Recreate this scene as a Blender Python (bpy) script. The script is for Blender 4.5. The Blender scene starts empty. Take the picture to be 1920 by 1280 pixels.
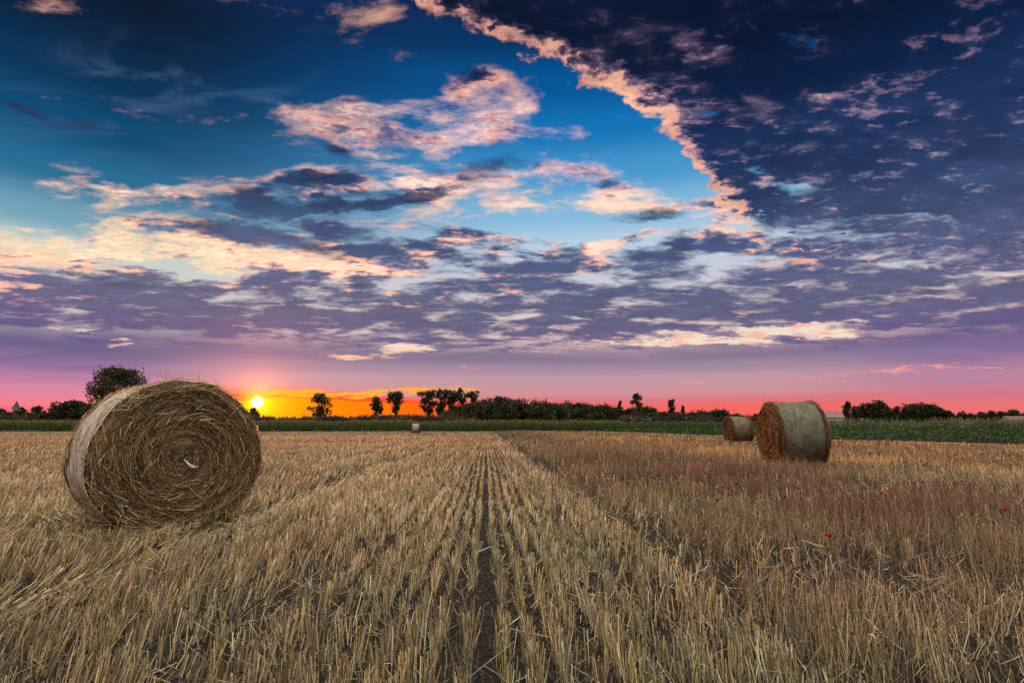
import bpy, bmesh, math, random
import numpy as np
from mathutils import Matrix, Vector, Quaternion, Euler

R = math.radians
rng = np.random.default_rng(7)
random.seed(7)
scene = bpy.context.scene
COL = scene.collection

# ------------------------------------------------------------------ camera
EYE, FPX, HOR = 1.05, 1067.0, 800.0          # eye height, focal length in photo pixels, horizon row
PITCH = math.atan((HOR - 640.0) / FPX)
YAW = -math.atan(48.0 / FPX)                 # the drilled rows run along +Y and vanish left of the centre
cam_data = bpy.data.cameras.new('camera')
cam = bpy.data.objects.new('camera', cam_data)
COL.objects.link(cam)
cam_data.sensor_width = 36.0
cam_data.lens = 36.0 * FPX / 1920.0
cam_data.clip_start = 0.05
cam_data.clip_end = 6000.0
cam.location = (0, 0, EYE)
cam.rotation_euler = (math.pi / 2 + PITCH, 0, YAW)
scene.camera = cam
CAMR = Euler((math.pi / 2 + PITCH, 0, YAW)).to_matrix()
CS, SN = math.cos(YAW), math.sin(YAW)

def ray(px, py):
    return (CAMR @ Vector(((px - 960) / FPX, (640 - py) / FPX, -1.0))).normalized()

def azel(px, py):
    d = ray(px, py)
    return math.degrees(math.atan2(d.x, d.y)), math.degrees(math.asin(d.z))

def hd(x, y):
    """heading frame (x to the right of the view, y straight ahead) to world"""
    return (x * CS - y * SN, x * SN + y * CS)

def place(px, depth):
    """point seen in photo column px, depth metres straight ahead"""
    return hd((px - 960) / FPX * depth, depth)

# ------------------------------------------------------------------ render and exposure
scene.view_settings.view_transform = 'Standard'
scene.view_settings.look = 'None'
scene.view_settings.gamma = 1.0
scene.view_settings.exposure = 0.0
scene.render.engine = 'CYCLES'
cy = scene.cycles
cy.max_bounces = 5
cy.diffuse_bounces = 3
cy.glossy_bounces = 2
cy.transmission_bounces = 3
cy.transparent_max_bounces = 6
cy.volume_bounces = 0
cy.sample_clamp_indirect = 4.0
cy.use_denoising = False
cy.use_adaptive_sampling = True
cy.adaptive_threshold = 0.015

# ------------------------------------------------------------------ node helpers
def lin(r, g, b):
    f = lambda c: (c / 255) / 12.92 if c / 255 <= 0.04045 else ((c / 255 + 0.055) / 1.055) ** 2.4
    return (f(r), f(g), f(b), 1.0)

class NT:
    """small helper that writes node graphs as expressions"""
    def __init__(self, tree):
        self.t = tree
    def n(self, kind, **kw):
        nd = self.t.nodes.new(kind)
        for k, v in kw.items():
            setattr(nd, k, v)
        return nd
    def put(self, sock, v):
        if isinstance(v, bpy.types.NodeSocket):
            self.t.links.new(v, sock)
        else:
            sock.default_value = v
    def m(self, op, a, b=None, c=None, clamp=False):
        nd = self.n('ShaderNodeMath', operation=op, use_clamp=clamp)
        self.put(nd.inputs[0], a)
        if b is not None: self.put(nd.inputs[1], b)
        if c is not None: self.put(nd.inputs[2], c)
        return nd.outputs[0]
    def add(self, a, b): return self.m('ADD', a, b)
    def sub(self, a, b): return self.m('SUBTRACT', a, b)
    def mul(self, a, b): return self.m('MULTIPLY', a, b)
    def mad(self, a, b, c): return self.m('MULTIPLY_ADD', a, b, c)
    def ss(self, x, lo, hi, a=0.0, b=1.0):
        nd = self.n('ShaderNodeMapRange', interpolation_type='SMOOTHSTEP')
        for i, v in enumerate((x, lo, hi, a, b)): self.put(nd.inputs[i], v)
        return nd.outputs[0]
    def lr(self, x, lo, hi, a=0.0, b=1.0):
        nd = self.n('ShaderNodeMapRange')
        for i, v in enumerate((x, lo, hi, a, b)): self.put(nd.inputs[i], v)
        return nd.outputs[0]
    def xyz(self, x, y, z=0.0):
        nd = self.n('ShaderNodeCombineXYZ')
        for i, v in enumerate((x, y, z)): self.put(nd.inputs[i], v)
        return nd.outputs[0]
    def sep(self, v):
        nd = self.n('ShaderNodeSeparateXYZ'); self.put(nd.inputs[0], v)
        return nd.outputs
    def vm(self, op, a, b=None, scale=None):
        nd = self.n('ShaderNodeVectorMath', operation=op)
        self.put(nd.inputs[0], a)
        if b is not None: self.put(nd.inputs[1], b)
        if scale is not None: self.put(nd.inputs['Scale'], scale)
        return nd.outputs['Value'] if op in ('DOT_PRODUCT', 'LENGTH') else nd.outputs[0]
    def noise(self, vec, scale, detail=4.0, rough=0.5, dist=0.0, color=False, dims='3D', lac=2.0):
        nd = self.n('ShaderNodeTexNoise', noise_dimensions=dims)
        self.put(nd.inputs['Vector'], vec)
        nd.inputs['Scale'].default_value = scale
        nd.inputs['Detail'].default_value = detail
        nd.inputs['Roughness'].default_value = rough
        nd.inputs['Distortion'].default_value = dist
        nd.inputs['Lacunarity'].default_value = lac
        return nd.outputs['Color' if color else 0]
    def ramp(self, x, stops, interp='LINEAR'):
        nd = self.n('ShaderNodeValToRGB')
        cr = nd.color_ramp
        cr.interpolation = interp
        while len(cr.elements) < len(stops): cr.elements.new(0.5)
        for e, (p, c) in zip(cr.elements, stops):
            e.position = p
            e.color = c if len(c) == 4 else (*c, 1)
        self.put(nd.inputs[0], x)
        return nd.outputs[0]
    def mix(self, f, a, b, mode='MIX'):
        nd = self.n('ShaderNodeMix', data_type='RGBA', blend_type=mode)
        self.put(nd.inputs[0], f); self.put(nd.inputs[6], a); self.put(nd.inputs[7], b)
        return nd.outputs[2]
    def map_tex(self, vec, loc, rot, scl):
        nd = self.n('ShaderNodeMapping', vector_type='TEXTURE')
        self.put(nd.inputs['Vector'], vec)
        nd.inputs['Location'].default_value = loc
        nd.inputs['Rotation'].default_value = rot
        nd.inputs['Scale'].default_value = scl
        return nd.outputs[0]

# ------------------------------------------------------------------ sun and sky
SUN_AZ, SUN_EL = azel(483, 754)
world = bpy.data.worlds.new('World')
scene.world = world
world.use_nodes = True
wt = world.node_tree
wt.nodes.clear()
W = NT(wt)
tc = W.n('ShaderNodeTexCoord')
D = tc.outputs['Generated']
dx, dy, dz = W.sep(D)
az = W.mul(W.m('ARCTAN2', dx, dy), 57.29578)
el = W.mul(W.m('ARCSINE', dz), 57.29578)
zc = W.m('MAXIMUM', dz, 0.0)
P = W.vm('DIVIDE', D, W.xyz(*[W.add(zc, 0.11)] * 3))           # cloud layer seen in perspective
ae = W.xyz(az, el, 0.0)
wn = W.noise(P, 2.4, 5, 0.6, color=True)
warp = W.vm('MULTIPLY', W.vm('SUBTRACT', wn, (0.5, 0.5, 0.5)), (9.0, 5.0, 0.0))
aew = W.vm('ADD', ae, warp)

def blob(vec, px, py, rx, ry, rot=0.0):
    """soft elliptical patch of sky; centre and radii are given in photo pixels and turned into angles"""
    a0, e0 = azel(px, py)
    J = np.array([[azel(px + 4, py)[0] - a0, azel(px, py + 4)[0] - a0],
                  [azel(px + 4, py)[1] - e0, azel(px, py + 4)[1] - e0]]) / 4.0
    c, s = math.cos(R(rot)), math.sin(R(rot))
    M = J @ np.array([[c, -s], [s, c]]) @ np.diag([rx, ry])
    U, S, Vt = np.linalg.svd(M)
    m = W.map_tex(vec, (a0, e0, 0), (0, 0, math.atan2(U[1, 0], U[0, 0])), (S[0], S[1], 1))
    g = W.n('ShaderNodeTexGradient', gradient_type='SPHERICAL')
    W.put(g.inputs[0], m)
    return g.outputs['Fac']

def blobs(vec, items, base=0.0):
    acc = base
    for (px, py, rx, ry, rot, amp) in items:
        acc = W.mad(blob(vec, px, py, rx, ry, rot), amp, acc)
    return acc

def curve_el(pts, lo=-60.0, hi=60.0, top=60.0):
    """elevation (degrees) as a function of azimuth, from photo points"""
    nd = W.n('ShaderNodeFloatCurve')
    W.put(nd.inputs['Value'], W.lr(az, lo, hi, 0.0, 1.0))
    cv = nd.mapping.curves[0]
    pp = sorted([(azel(px, py)[0], azel(px, py)[1]) for px, py in pts])
    pp = [((a - lo) / (hi - lo), e / top) for a, e in pp]
    nd.mapping.use_clip = False
    while len(cv.points) < len(pp): cv.points.new(0.5, 0.5)
    for q, (a, e) in zip(cv.points, pp):
        q.location = (a, e)
        q.handle_type = 'VECTOR'
    nd.mapping.update()
    return W.mul(nd.outputs[0], top)

# --- cloud noise: streaky layer noise and finer billows
Ps = W.vm('MULTIPLY', P, (1.0, 1.5, 1.0))
n1 = W.noise(Ps, 3.4, 8, 0.60, 0.3)
n2 = W.noise(Ps, 14.0, 5, 0.65, 0.2)
n3 = W.noise(W.vm('ADD', Ps, (3.1, 7.7, 1.3)), 5.5, 7, 0.62, 0.3)
nz = W.add(W.mul(W.sub(n1, 0.5), 2.9), W.mul(W.sub(n2, 0.5), 0.5))     # about -0.6..0.6

# --- coverage: where the photograph has cloud (photo px, py, rx, ry, tilt, amount)
COV = [
 # altocumulus band in the middle of the sky
 (560, 215, 190, 60, 3, .42), (660, 190, 90, 40, -12, .30), (840, 205, 290, 85, -6, .58), (700, 250, 120, 60, 20, .35),
 (950, 232, 180, 50, -6, .50), (770, 300, 240, 70, 18, .55), (700, 340, 240, 60, -5, .40),
 (560, 335, 200, 45, -3, .50), (490, 375, 220, 50, 3, .50),
 (900, 365, 480, 75, 2, .75), (1130, 330, 240, 60, 8, .35), (1060, 270, 220, 30, 10, .10),
 # left golden bands
 (230, 365, 330, 60, 2, .50), (10, 340, 50, 16, 4, .30), (330, 400, 330, 60, 5, .35), (420, 455, 560, 85, 4, .62), (130, 470, 330, 60, 0, .50),
 (560, 520, 420, 50, 3, .35), (60, 530, 240, 40, 4, .20), (190, 95, 170, 70, 0, .12), (100, 12, 200, 50, -6, .45),
 # grey blue deck
 (640, 450, 420, 90, 8, .55), (1000, 480, 560, 110, 4, .70), (1400, 500, 620, 160, 0, .85), (1800, 480, 420, 220, 0, .70),
 (300, 545, 420, 50, 3, .50), (700, 570, 700, 110, 3, .80), (1300, 570, 700, 90, 0, .70), (100, 590, 300, 60, 3, .50),
 (1230, 470, 180, 60, 0, .35), (1500, 410, 260, 70, 0, .35), (1250, 400, 160, 40, -4, .30),
 (950, 600, 1500, 110, 0, .75), (200, 610, 500, 60, 3, .40), (1700, 570, 500, 130, 0, .5),
 # little puffs
 (720, 30, 260, 60, -8, .18), (740, 95, 90, 30, 0, .22), (1130, 245, 200, 50, 10, .16), (440, 180, 100, 40, 0, .12), (330,190,120,60,0,.14),
 (990, 190, 60, 30, 0, .25), (870, 155, 60, 34, -10, .35),
 # holes
 (1420, 310, 120, 34, -8, -.5), (1370, 200, 150, 26, 4, -.35), (1250, 335, 130, 70, 0, -.35), (1090, 425, 240, 34, -2, -1.3), (1290, 420, 90, 26, 0, -.7), (960, 425, 160, 22, 4, -.7), (330, 500, 320, 20, 3, -.8), (50, 400, 160, 50, 0, -.6),
 (420, 515, 330, 26, 3, -.35), (60, 425, 260, 40, 0, -.30), (1480, 330, 150, 40, 0, -.4), (1640, 460, 200, 26, -6, -.35), (1380, 505, 330, 18, 6, -.40), (1870, 440, 130, 30, -14, -.30),
 (1070, 450, 170, 30, 6, -.25), (1350, 440, 160, 22, 6, -.25),
]
aes0 = W.vm('ADD', ae, W.vm('SCALE', warp, scale=0.45))
cov = blobs(aew, COV, -0.50)
# the great dark cloud: everything beyond a ragged line running from the top middle down to the right
edge = curve_el([(-300, -420), (300, -300), (690, -90), (765, 0), (850, 58), (930, 66), (1010, 110), (1090, 150), (1160, 185), (1230, 222),
                 (1272, 270), (1310, 325), (1350, 385), (1440, 440), (1600, 470), (2000, 480), (2600, 500)])
we = W.mul(W.sub(W.noise(P, 10.0, 6, 0.64), 0.5), 8.5)
we2 = W.mul(W.sub(W.noise(P, 1.6, 2, 0.5), 0.5), 5.0)
# signed distance in degrees measured across the tilted edge
sd = W.mul(W.add(W.sub(el, edge), W.add(we, W.mad(we2, 0.3, 0.25))), 0.72)
hole = W.mul(W.ss(n1, 0.40, 0.58), blobs(aew, [(1425, 312, 100, 26, -8, .62), (1370, 203, 120, 20, 4, .50), (1480, 350, 120, 24, 0, .5), (1700, 410, 300, 40, -8, .45),
                   (1500, 440, 400, 60, 0, .45), (1640, 470, 200, 40, -6, .5), (1500, 90, 260, 90, 0, .5), (1560, 250, 260, 60, 0, .35)], 0.0))
big = W.ss(sd, -0.6, 1.6)
bigT = W.ss(W.add(sd, W.ss(az, 24.5, 30.5, 0.0, 3.2)), 0.4, 2.7)
pn0 = W.noise(W.vm('MULTIPLY', P, (1.0, 2.6, 1.0)), 6.0, 6, 0.68, 0.2)
EXB = W.mul(W.ss(pn0, 0.36, 0.56, 0.1, 1.0), blobs(aes0, [(960, 372, 360, 34, 3, 1.0), (760, 330, 110, 34, 30, .9), (1130, 385, 150, 20, 4, .6), (420, 455, 420, 40, 5, .8), (130, 478, 240, 26, 2, .8), (620, 500, 260, 26, 4, .6), (220, 360, 210, 30, 2, .6), (1110, 470, 60, 40, -50, .8), (1400, 425, 150, 26, 4, .6), (1480, 465, 200, 20, 0, .5), (1700, 455, 200, 18, -10, .5), (1330, 480, 120, 16, 0, .4)], 0.0))
C0 = W.add(W.mad(EXB, 0.38, nz), W.m('MINIMUM', cov, W.ss(el, 19.0, 8.0, 0.17, 0.50)))
C = W.m('MAXIMUM', C0, W.mad(hole, -1.9, W.mad(nz, 0.55, W.mad(big, 1.35, -0.62))))
alpha = W.ss(C, -0.16, 0.46)

# --- thickness: dark bases and bright thin margins
DARK = [
 (610, 337, 100, 26, 0, 1.3), (470, 385, 110, 30, 6, 1.1), (520, 355, 130, 24, 6, .6), (560, 400, 90, 16, -22, .9), (700, 385, 220, 34, -6, .95), (850, 350, 120, 22, -10, .5), (900, 305, 160, 24, -4, .5), (640, 280, 50, 16, 6, .9),
 (640, 450, 380, 70, 8, .75), (400, 440, 130, 34, 6, .5), (1000, 500, 560, 90, 3, .65), (1230, 480, 170, 40, -2, .9), (1450, 540, 700, 120, 0, .85),
 (260, 538, 210, 24, 4, 1.1), (700, 590, 700, 90, 3, 1.1), (330, 590, 500, 60, 2, .6), (100, 640, 400, 60, 4, .8), (1800, 500, 420, 200, 0, .6),
 (80, 225, 120, 22, 22, .6), (160, 235, 60, 24, 0, .9), (1250, 405, 130, 22, -4, .6), (680, 530, 60, 18, 8, .8),
 (250, 365, 300, 40, 2, -.35), (420, 475, 460, 34, 5, -.55), (130, 470, 300, 40, 0, -.5), (300, 420, 260, 24, 6, .4), (830, 220, 280, 110, 0, -.6), (560, 210, 140, 60, 0, -.5), (960, 370, 360, 26, 3, -.9), (780, 320, 110, 34, 26, -.7),
 (1120, 470, 50, 40, -50, -.8), (620, 500, 260, 30, 3, -.4),
 (1050, 585, 300, 40, 0, .3), (1650, 440, 420, 70, 0, .7), (1700, 300, 300, 120, 0, .5), (800, 640, 1100, 70, 0, .7), (200, 610, 500, 60, 0, .4), (1400, 590, 700, 60, 0, .6), (1360, 625, 80, 14, 6, .8), (1480, 633, 90, 12, 4, .8),
]
dark = blobs(aew, DARK, 0.0)
T = W.add(W.add(W.mul(C0, 0.42), W.add(W.mul(W.sub(n3, 0.5), 3.6), W.mul(W.sub(n2, 0.5), 1.0))), W.add(W.mad(dark, 0.72, -0.10), W.mul(EXB, -0.95)))
thick = W.ss(T, -0.36, 0.88)
# inside the great cloud the margin alone is lit
Tb = W.m('MINIMUM', W.add(W.mad(W.sub(n3, 0.5), -1.6, W.mul(W.sub(n2, 0.5), -1.2)), bigT), 1.0)
Tb = W.sub(Tb, W.mul(W.ss(W.add(n2, W.mul(W.sub(n1, 0.5), 0.8)), 0.52, 0.72), W.mul(W.ss(el, 44.0, 20.0, 0.12, .42), W.ss(az, 60.0, 20.0, 0.25, 1.0))))
sdn = W.ss(sd, -0.3, 0.4)
thick = W.m('MAXIMUM', W.mul(thick, W.sub(1.0, sdn)), W.mul(Tb, sdn), clamp=True)

def elc(stops, px=960):
    """colour by elevation; stops are (photo row in the middle column, sRGB)"""
    return W.ramp(W.lr(el, -2.0, 60.0, 0.0, 1.0), sorted([((azel(px, y)[1] + 2.0) / 62.0, lin(*c)) for y, c in stops]), 'EASE')

clear = elc([(800, (250, 120, 110)), (740, (225, 150, 150)), (660, (225, 190, 185)), (610, (226, 204, 198)), (540, (204, 202, 214)), (470, (186, 208, 228)),
             (400, (130, 185, 220)), (330, (70, 150, 205)), (250, (15, 115, 182)), (160, (0, 84, 150)), (70, (2, 52, 100)), (0, (4, 32, 70)), (-260, (30, 60, 120))])
clearL = elc([(800, (250, 120, 110)), (740, (225, 150, 150)), (660, (225, 190, 185)), (610, (224, 200, 196)), (550, (208, 202, 200)), (490, (198, 208, 202)),
              (430, (112, 162, 184)), (350, (34, 108, 148)), (260, (0, 74, 118)), (160, (0, 48, 84)), (70, (2, 30, 60)), (0, (3, 22, 46)), (-260, (20, 50, 110))], 250)
clear = W.mix(W.ss(az, -34.0, 6.0), clearL, clear)
bright = elc([(800, (255, 130, 100)), (720, (255, 160, 140)), (640, (253, 214, 190)), (540, (250, 216, 200)), (470, (255, 222, 196)), (380, (255, 214, 190)),
              (300, (250, 208, 196)), (220, (246, 205, 196)), (120, (240, 176, 140)), (0, (215, 160, 125)), (-260, (255, 220, 200))])
brightL = elc([(800, (255, 130, 100)), (720, (255, 160, 140)), (640, (250, 190, 170)), (540, (255, 205, 175)), (480, (255, 228, 190)), (430, (255, 218, 178)), (370, (252, 214, 184)),
               (300, (240, 205, 196)), (220, (220, 190, 190)), (120, (200, 160, 150)), (0, (190, 150, 140)), (-260, (255, 220, 200))], 250)
bright = W.mix(W.ss(az, -28.0, -4.0), brightL, bright)
bright = W.mix(W.mul(W.ss(az, -12.0, 4.0), W.ss(el, 19.0, 14.0, 0.0, .85)), bright, elc([(800, (226, 150, 160)), (640, (222, 160, 172)), (500, (214, 172, 184)), (400, (236, 186, 176)), (-260, (236, 186, 176))]))
rimc = W.mix(W.ss(n3, 0.36, 0.62), lin(196, 112, 88), lin(255, 184, 134))
bright = W.mix(W.mul(sdn, W.ss(el, 10.0, 18.0, 0.0, .8)), bright, rimc)
midc = elc([(800, (215, 110, 120)), (720, (200, 140, 165)), (640, (150, 115, 155)), (540, (132, 122, 150)), (450, (120, 118, 144)), (330, (128, 112, 138)),
            (200, (110, 90, 115)), (100, (70, 60, 85)), (0, (45, 45, 70)), (-260, (200, 150, 150))])
darkc = elc([(800, (190, 110, 130)), (720, (165, 120, 155)), (650, (104, 92, 132)), (590, (92, 92, 124)), (520, (76, 86, 122)), (450, (56, 72, 110)), (390, (36, 54, 92)),
             (320, (26, 48, 88)), (220, (8, 30, 66)), (120, (6, 20, 48)), (0, (6, 18, 46)), (-260, (60, 60, 110))])
peach = W.mix(W.ss(el, 30.0, 12.0), lin(226, 162, 146), lin(246, 176, 146))
pn = W.noise(W.vm('MULTIPLY', P, (1.0, 3.0, 1.0)), 8.0, 6, 0.68, 0.2)
cl = W.mix(W.m('MAXIMUM', W.ss(thick, 0.02, 0.28), W.ss(pn, 0.50, 0.68, 0.0, 0.55)), bright, peach)
cl = W.mix(W.ss(thick, 0.22, 0.55), cl, midc)
cl = W.mix(W.ss(thick, 0.45, 0.88), cl, darkc)
puff = W.ss(W.add(W.mul(W.sub(n3, 0.5), 1.0), W.mul(W.sub(n2, 0.5), 0.7)), -0.02, 0.22)
cl = W.mix(W.mul(W.mul(puff, sdn), W.mul(W.ss(el, 44.0, 20.0, 0.12, 0.62), W.ss(az, 42.0, 22.0, 0.12, 1.0))), cl, midc)
# uneven tone in the thick parts
cl = W.mix(W.ss(n3, 0.35, 0.68, 0.0, 0.45), cl, W.vm('SCALE', cl, scale=1.7))
cl = W.mix(W.ss(n1, 0.62, 0.36, 0.0, 0.30), cl, W.vm('SCALE', cl, scale=0.55))
sky = W.mix(alpha, clear, cl)

# --- mackerel texture of the high middle clouds
mk = W.noise(W.vm('MULTIPLY', P, (1.0, 1.6, 1.0)), 26.0, 4, 0.7, 0.6)
mkf = blobs(aew, [(820, 215, 260, 110, 0, 1.4), (560, 215, 170, 70, 0, 1.4), (740, 310, 170, 70, 20, 1.2), (850, 380, 340, 60, -3, .8), (230, 370, 260, 60, 0, 1.0), (280, 450, 420, 90, 3, .8), (1060, 320, 240, 60, 6, 1.0), (1130, 250, 160, 50, 10, 1.0)], 0.0)
mkm = W.mul(W.m('MINIMUM', mkf, 1.0), W.ss(mk, 0.54, 0.40))
sky = W.mix(W.mul(W.mul(mkm, alpha), 0.62), sky, W.mix(0.45, clear, midc))

# --- small dark clouds hanging in front of the bright ones
aeo = W.vm('ADD', ae, W.vm('ADD', W.vm('SCALE', warp, scale=0.22), W.vm('MULTIPLY', W.vm('SUBTRACT', W.noise(Ps, 16.0, 4, 0.6, color=True), (0.5, 0.5, 0.5)), (3.0, 1.6, 0.0))))
ov = blobs(aeo, [(614, 336, 92, 24, 0, 1.7), (470, 372, 60, 34, 30, 1.2), (500, 392, 110, 26, 2, 1.2), (580, 398, 80, 15, -16, 1.3), (700, 384, 170, 20, -5, 1.1), (800, 366, 150, 16, -12, .9),
   (860, 330, 150, 18, -4, .6), (640, 281, 46, 15, 8, 1.0), (930, 305, 110, 22, -4, .7), (60, 215, 100, 14, 24, 1.0), (158, 236, 44, 20, 0, 1.0), (220, 248, 70, 9, 8, .6), (250, 536, 150, 20, 3, 1.5),
   (370, 547, 60, 13, 4, 1.1), (128, 514, 36, 9, 4, 1.1), (50, 518, 34, 6, 6, .8), (676, 528, 44, 16, 10, 1.3), (420, 430, 150, 32, 8, 1.0), (560, 458, 200, 30, 9, .9), (1225, 405, 110, 20, -4, .9), (1230, 480, 120, 22, 0, 1.0), (1350, 626, 60, 12, 6, 1.2), (1480, 634, 66, 10, 4, 1.2), (1240, 632, 50, 10, 0, .9), (1620, 612, 110, 14, 0, 1.1)], 0.0)
ov = W.ss(W.add(ov, W.mul(W.sub(n2, 0.5), 0.7)), 0.12, 0.85)
OVERLAY = ov

# --- veil of thin high cloud in the blue
veil = W.mul(W.ss(W.noise(W.vm('MULTIPLY', P, (1.0, 2.2, 1.0)), 2.6, 5, 0.6, 0.8), 0.48, 0.72), W.mul(blobs(ae, [(420, 180, 420, 150, -8, 1.0), (200, 120, 260, 80, 0, .5)], 0.0), 0.30))
sky = W.mix(W.mul(veil, W.sub(1.0, alpha)), sky, lin(120, 150, 190))

sky = W.mix(W.mul(ov, W.ss(el, 8.0, 12.0, 0.0, 0.88)), sky, W.vm('SCALE', darkc, scale=W.ss(n3, 0.3, 0.7, 0.75, 1.35)))

# --- smooth hazy air low over the horizon
hs = W.add(el, W.mul(W.sub(W.noise(W.vm('MULTIPLY', P, (0.5, 0.9, 1.0)), 1.4, 4, 0.55), 0.5), 3.4))
low = elc([(805, (246, 112, 106)), (782, (250, 98, 88)), (764, (244, 102, 96)), (752, (222, 116, 124)), (738, (206, 144, 152)), (712, (188, 150, 162)), (692, (156, 132, 156)), (672, (126, 110, 144)), (640, (104, 96, 134)), (600, (88, 86, 128))])
low = W.mix(W.ss(az, 26.0, 44.0, 0.0, 0.8), low, elc([(805, (226, 112, 120)), (770, (232, 116, 122)), (752, (204, 118, 138)), (725, (172, 120, 156)), (690, (116, 94, 148)), (640, (80, 78, 132))]))
lowL = elc([(805, (250, 70, 50)), (778, (250, 92, 90)), (758, (238, 124, 142)), (735, (214, 126, 160)), (712, (180, 118, 164)), (690, (122, 98, 150)), (655, (84, 80, 134)), (600, (74, 78, 128))], 250)
low = W.mix(W.ss(az, -34.0, -20.0), lowL, low)
lowf = W.ss(hs, 10.2, 6.4)
streak = W.ss(W.noise(W.vm('MULTIPLY', P, (0.35, 2.2, 1.0)), 1.6, 5, 0.55), 0.44, 0.66)
low = W.mix(W.mul(W.mul(streak, 0.22), W.mul(W.ss(el, 1.6, 3.4), W.ss(el, 7.0, 4.6))), low, lin(206, 146, 176))
sky = W.mix(W.mul(lowf, 0.96), sky, low)

# --- long openings with light behind them just above the haze
wsm = W.vm('MULTIPLY', W.vm('SUBTRACT', W.noise(W.vm('MULTIPLY', P, (1.0, 2.0, 1.0)), 2.2, 6, 0.65, color=True), (0.5, 0.5, 0.5)), (7.0, 3.2, 0.0))
aes = W.vm('ADD', ae, wsm)
gapn = blobs(aes, [(1400, 628, 260, 27, -3, 1.6), (1540, 612, 110, 16, -5, .9), (760, 652, 90, 13, -2, 1.3), (700, 668, 90, 9, 0, .7), (640, 665, 60, 10, 4, .8), (1130, 640, 260, 13, 1, .75), (1000, 655, 220, 12, 1, .5),
                   (1700, 690, 260, 9, -2, .75), (1290, 716, 60, 7, -6, .9), (1530, 705, 240, 7, -2, .6), (240, 640, 50, 12, 8, .8), (130, 615, 90, 12, 6, .7), (1880, 690, 120, 8, 0, .7), (880, 690, 120, 7, 0, .45)], 0.0)
gap = W.ss(W.add(gapn, W.mul(W.sub(n2, 0.5), 1.5)), 0.34, 0.80)
gcol = W.ramp(W.lr(el, 2.0, 11.0, 0.0, 1.0), [(0.0, lin(255, 130, 110)), (0.25, lin(252, 150, 150)), (0.5, lin(255, 190, 160)), (0.66, lin(246, 226, 206)), (1.0, lin(240, 222, 208))])
gcol = W.mix(W.ss(n3, 0.48, 0.60, 0.0, 0.55), gcol, lin(250, 150, 130))
sky = W.mix(W.mul(gap, 0.95), sky, gcol)
sky = W.mix(W.mul(ov, W.ss(el, 12.0, 8.0, 0.0, 0.9)), sky, lin(98, 86, 136))

# --- red and orange glow low around the sun, long bright streaks under the cloud base
glow = blobs(W.vm('ADD', ae, W.vm('SCALE', warp, scale=0.18)), [(520, 766, 330, 52, 0, 1.3), (680, 772, 480, 36, 0, .9), (900, 770, 480, 24, 0, .4)], 0.0)
sky = W.mix(W.ss(glow, 0.06, 0.85, 0.0, 0.97), sky, lin(255, 58, 34))
band_top = W.add(curve_el([(-200, 790), (380, 770), (455, 748), (520, 741), (600, 746), (700, 750), (800, 752), (900, 765), (1000, 800), (1200, 830)]), W.mul(W.sub(W.noise(W.vm('MULTIPLY', P, (1.0, 2.0, 1.0)), 1.2, 4, 0.6), 0.5), 0.9))
ob = W.mul(W.ss(W.sub(band_top, el), -0.08, 0.22), W.mul(W.ss(az, -27.5, -24.5), W.ss(az, 0.0, -8.0)))
ocol = W.ramp(W.lr(az, azel(440, 760)[0], azel(960, 760)[0], 0.0, 1.0), [(0.0, lin(255, 150, 10)), (0.12, lin(255, 176, 0)), (0.3, lin(255, 134, 0)), (0.65, lin(255, 98, 8)), (1.0, lin(255, 72, 40))])
sky = W.mix(ob, sky, ocol)
st = blobs(aes, [(556, 738, 70, 11, -2, 1.8), (545, 732, 40, 9, 0, .6), (700, 737, 150, 8, -2, 1.2), (780, 731, 150, 7, -2, 1.1), (640, 742, 120, 6, 2, .6), (860, 730, 90, 5, -2, .6)], 0.0)
st = W.ss(W.add(st, W.mul(W.sub(n2, 0.5), 1.1)), 0.30, 0.75)
sky = W.mix(W.mul(st, 0.9), sky, lin(255, 176, 40))
sunv = Vector((math.cos(R(SUN_EL)) * math.sin(R(SUN_AZ)), math.cos(R(SUN_EL)) * math.cos(R(SUN_AZ)), math.sin(R(SUN_EL))))
ang = W.mul(W.m('ARCCOSINE', W.m('MINIMUM', W.vm('DOT_PRODUCT', D, tuple(sunv)), 0.9999999)), 57.29578)
h1 = W.m('POWER', 2.718, W.mul(ang, -0.46))
h2 = W.m('POWER', 2.718, W.mul(ang, -1.25))
sky = W.vm('ADD', sky, W.vm('SCALE', (0.95, 0.03, 0.0), scale=h1))
sky = W.vm('ADD', sky, W.vm('SCALE', (2.6, 1.5, 0.04), scale=h2))
disc = W.ss(ang, 0.60, 0.22)
sky = W.mix(disc, sky, (6.0, 5.2, 2.6, 1.0))

# --- overhead and behind the viewer: unseen bright sky added to fill-light the field
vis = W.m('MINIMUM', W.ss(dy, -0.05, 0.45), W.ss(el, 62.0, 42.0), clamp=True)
fill_sky = W.ramp(W.lr(el, 0.0, 90.0, 0.0, 1.0), [(0.0, (0.20, 0.13, 0.14, 1)), (0.25, (0.42, 0.33, 0.32, 1)), (0.5, (0.60, 0.56, 0.54, 1)), (0.75, (1.45, 1.36, 1.27, 1)), (1.0, (1.75, 1.66, 1.55, 1))])
FILL_GAIN = 2.8
fill_sky = W.vm('SCALE', fill_sky, scale=W.mad(n1, 0.8, FILL_GAIN - 0.4))
sky = W.mix(vis, fill_sky, sky)
below = W.ss(el, -0.3, -4.0)
sky = W.mix(below, sky, (0.10, 0.075, 0.06, 1))

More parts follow.
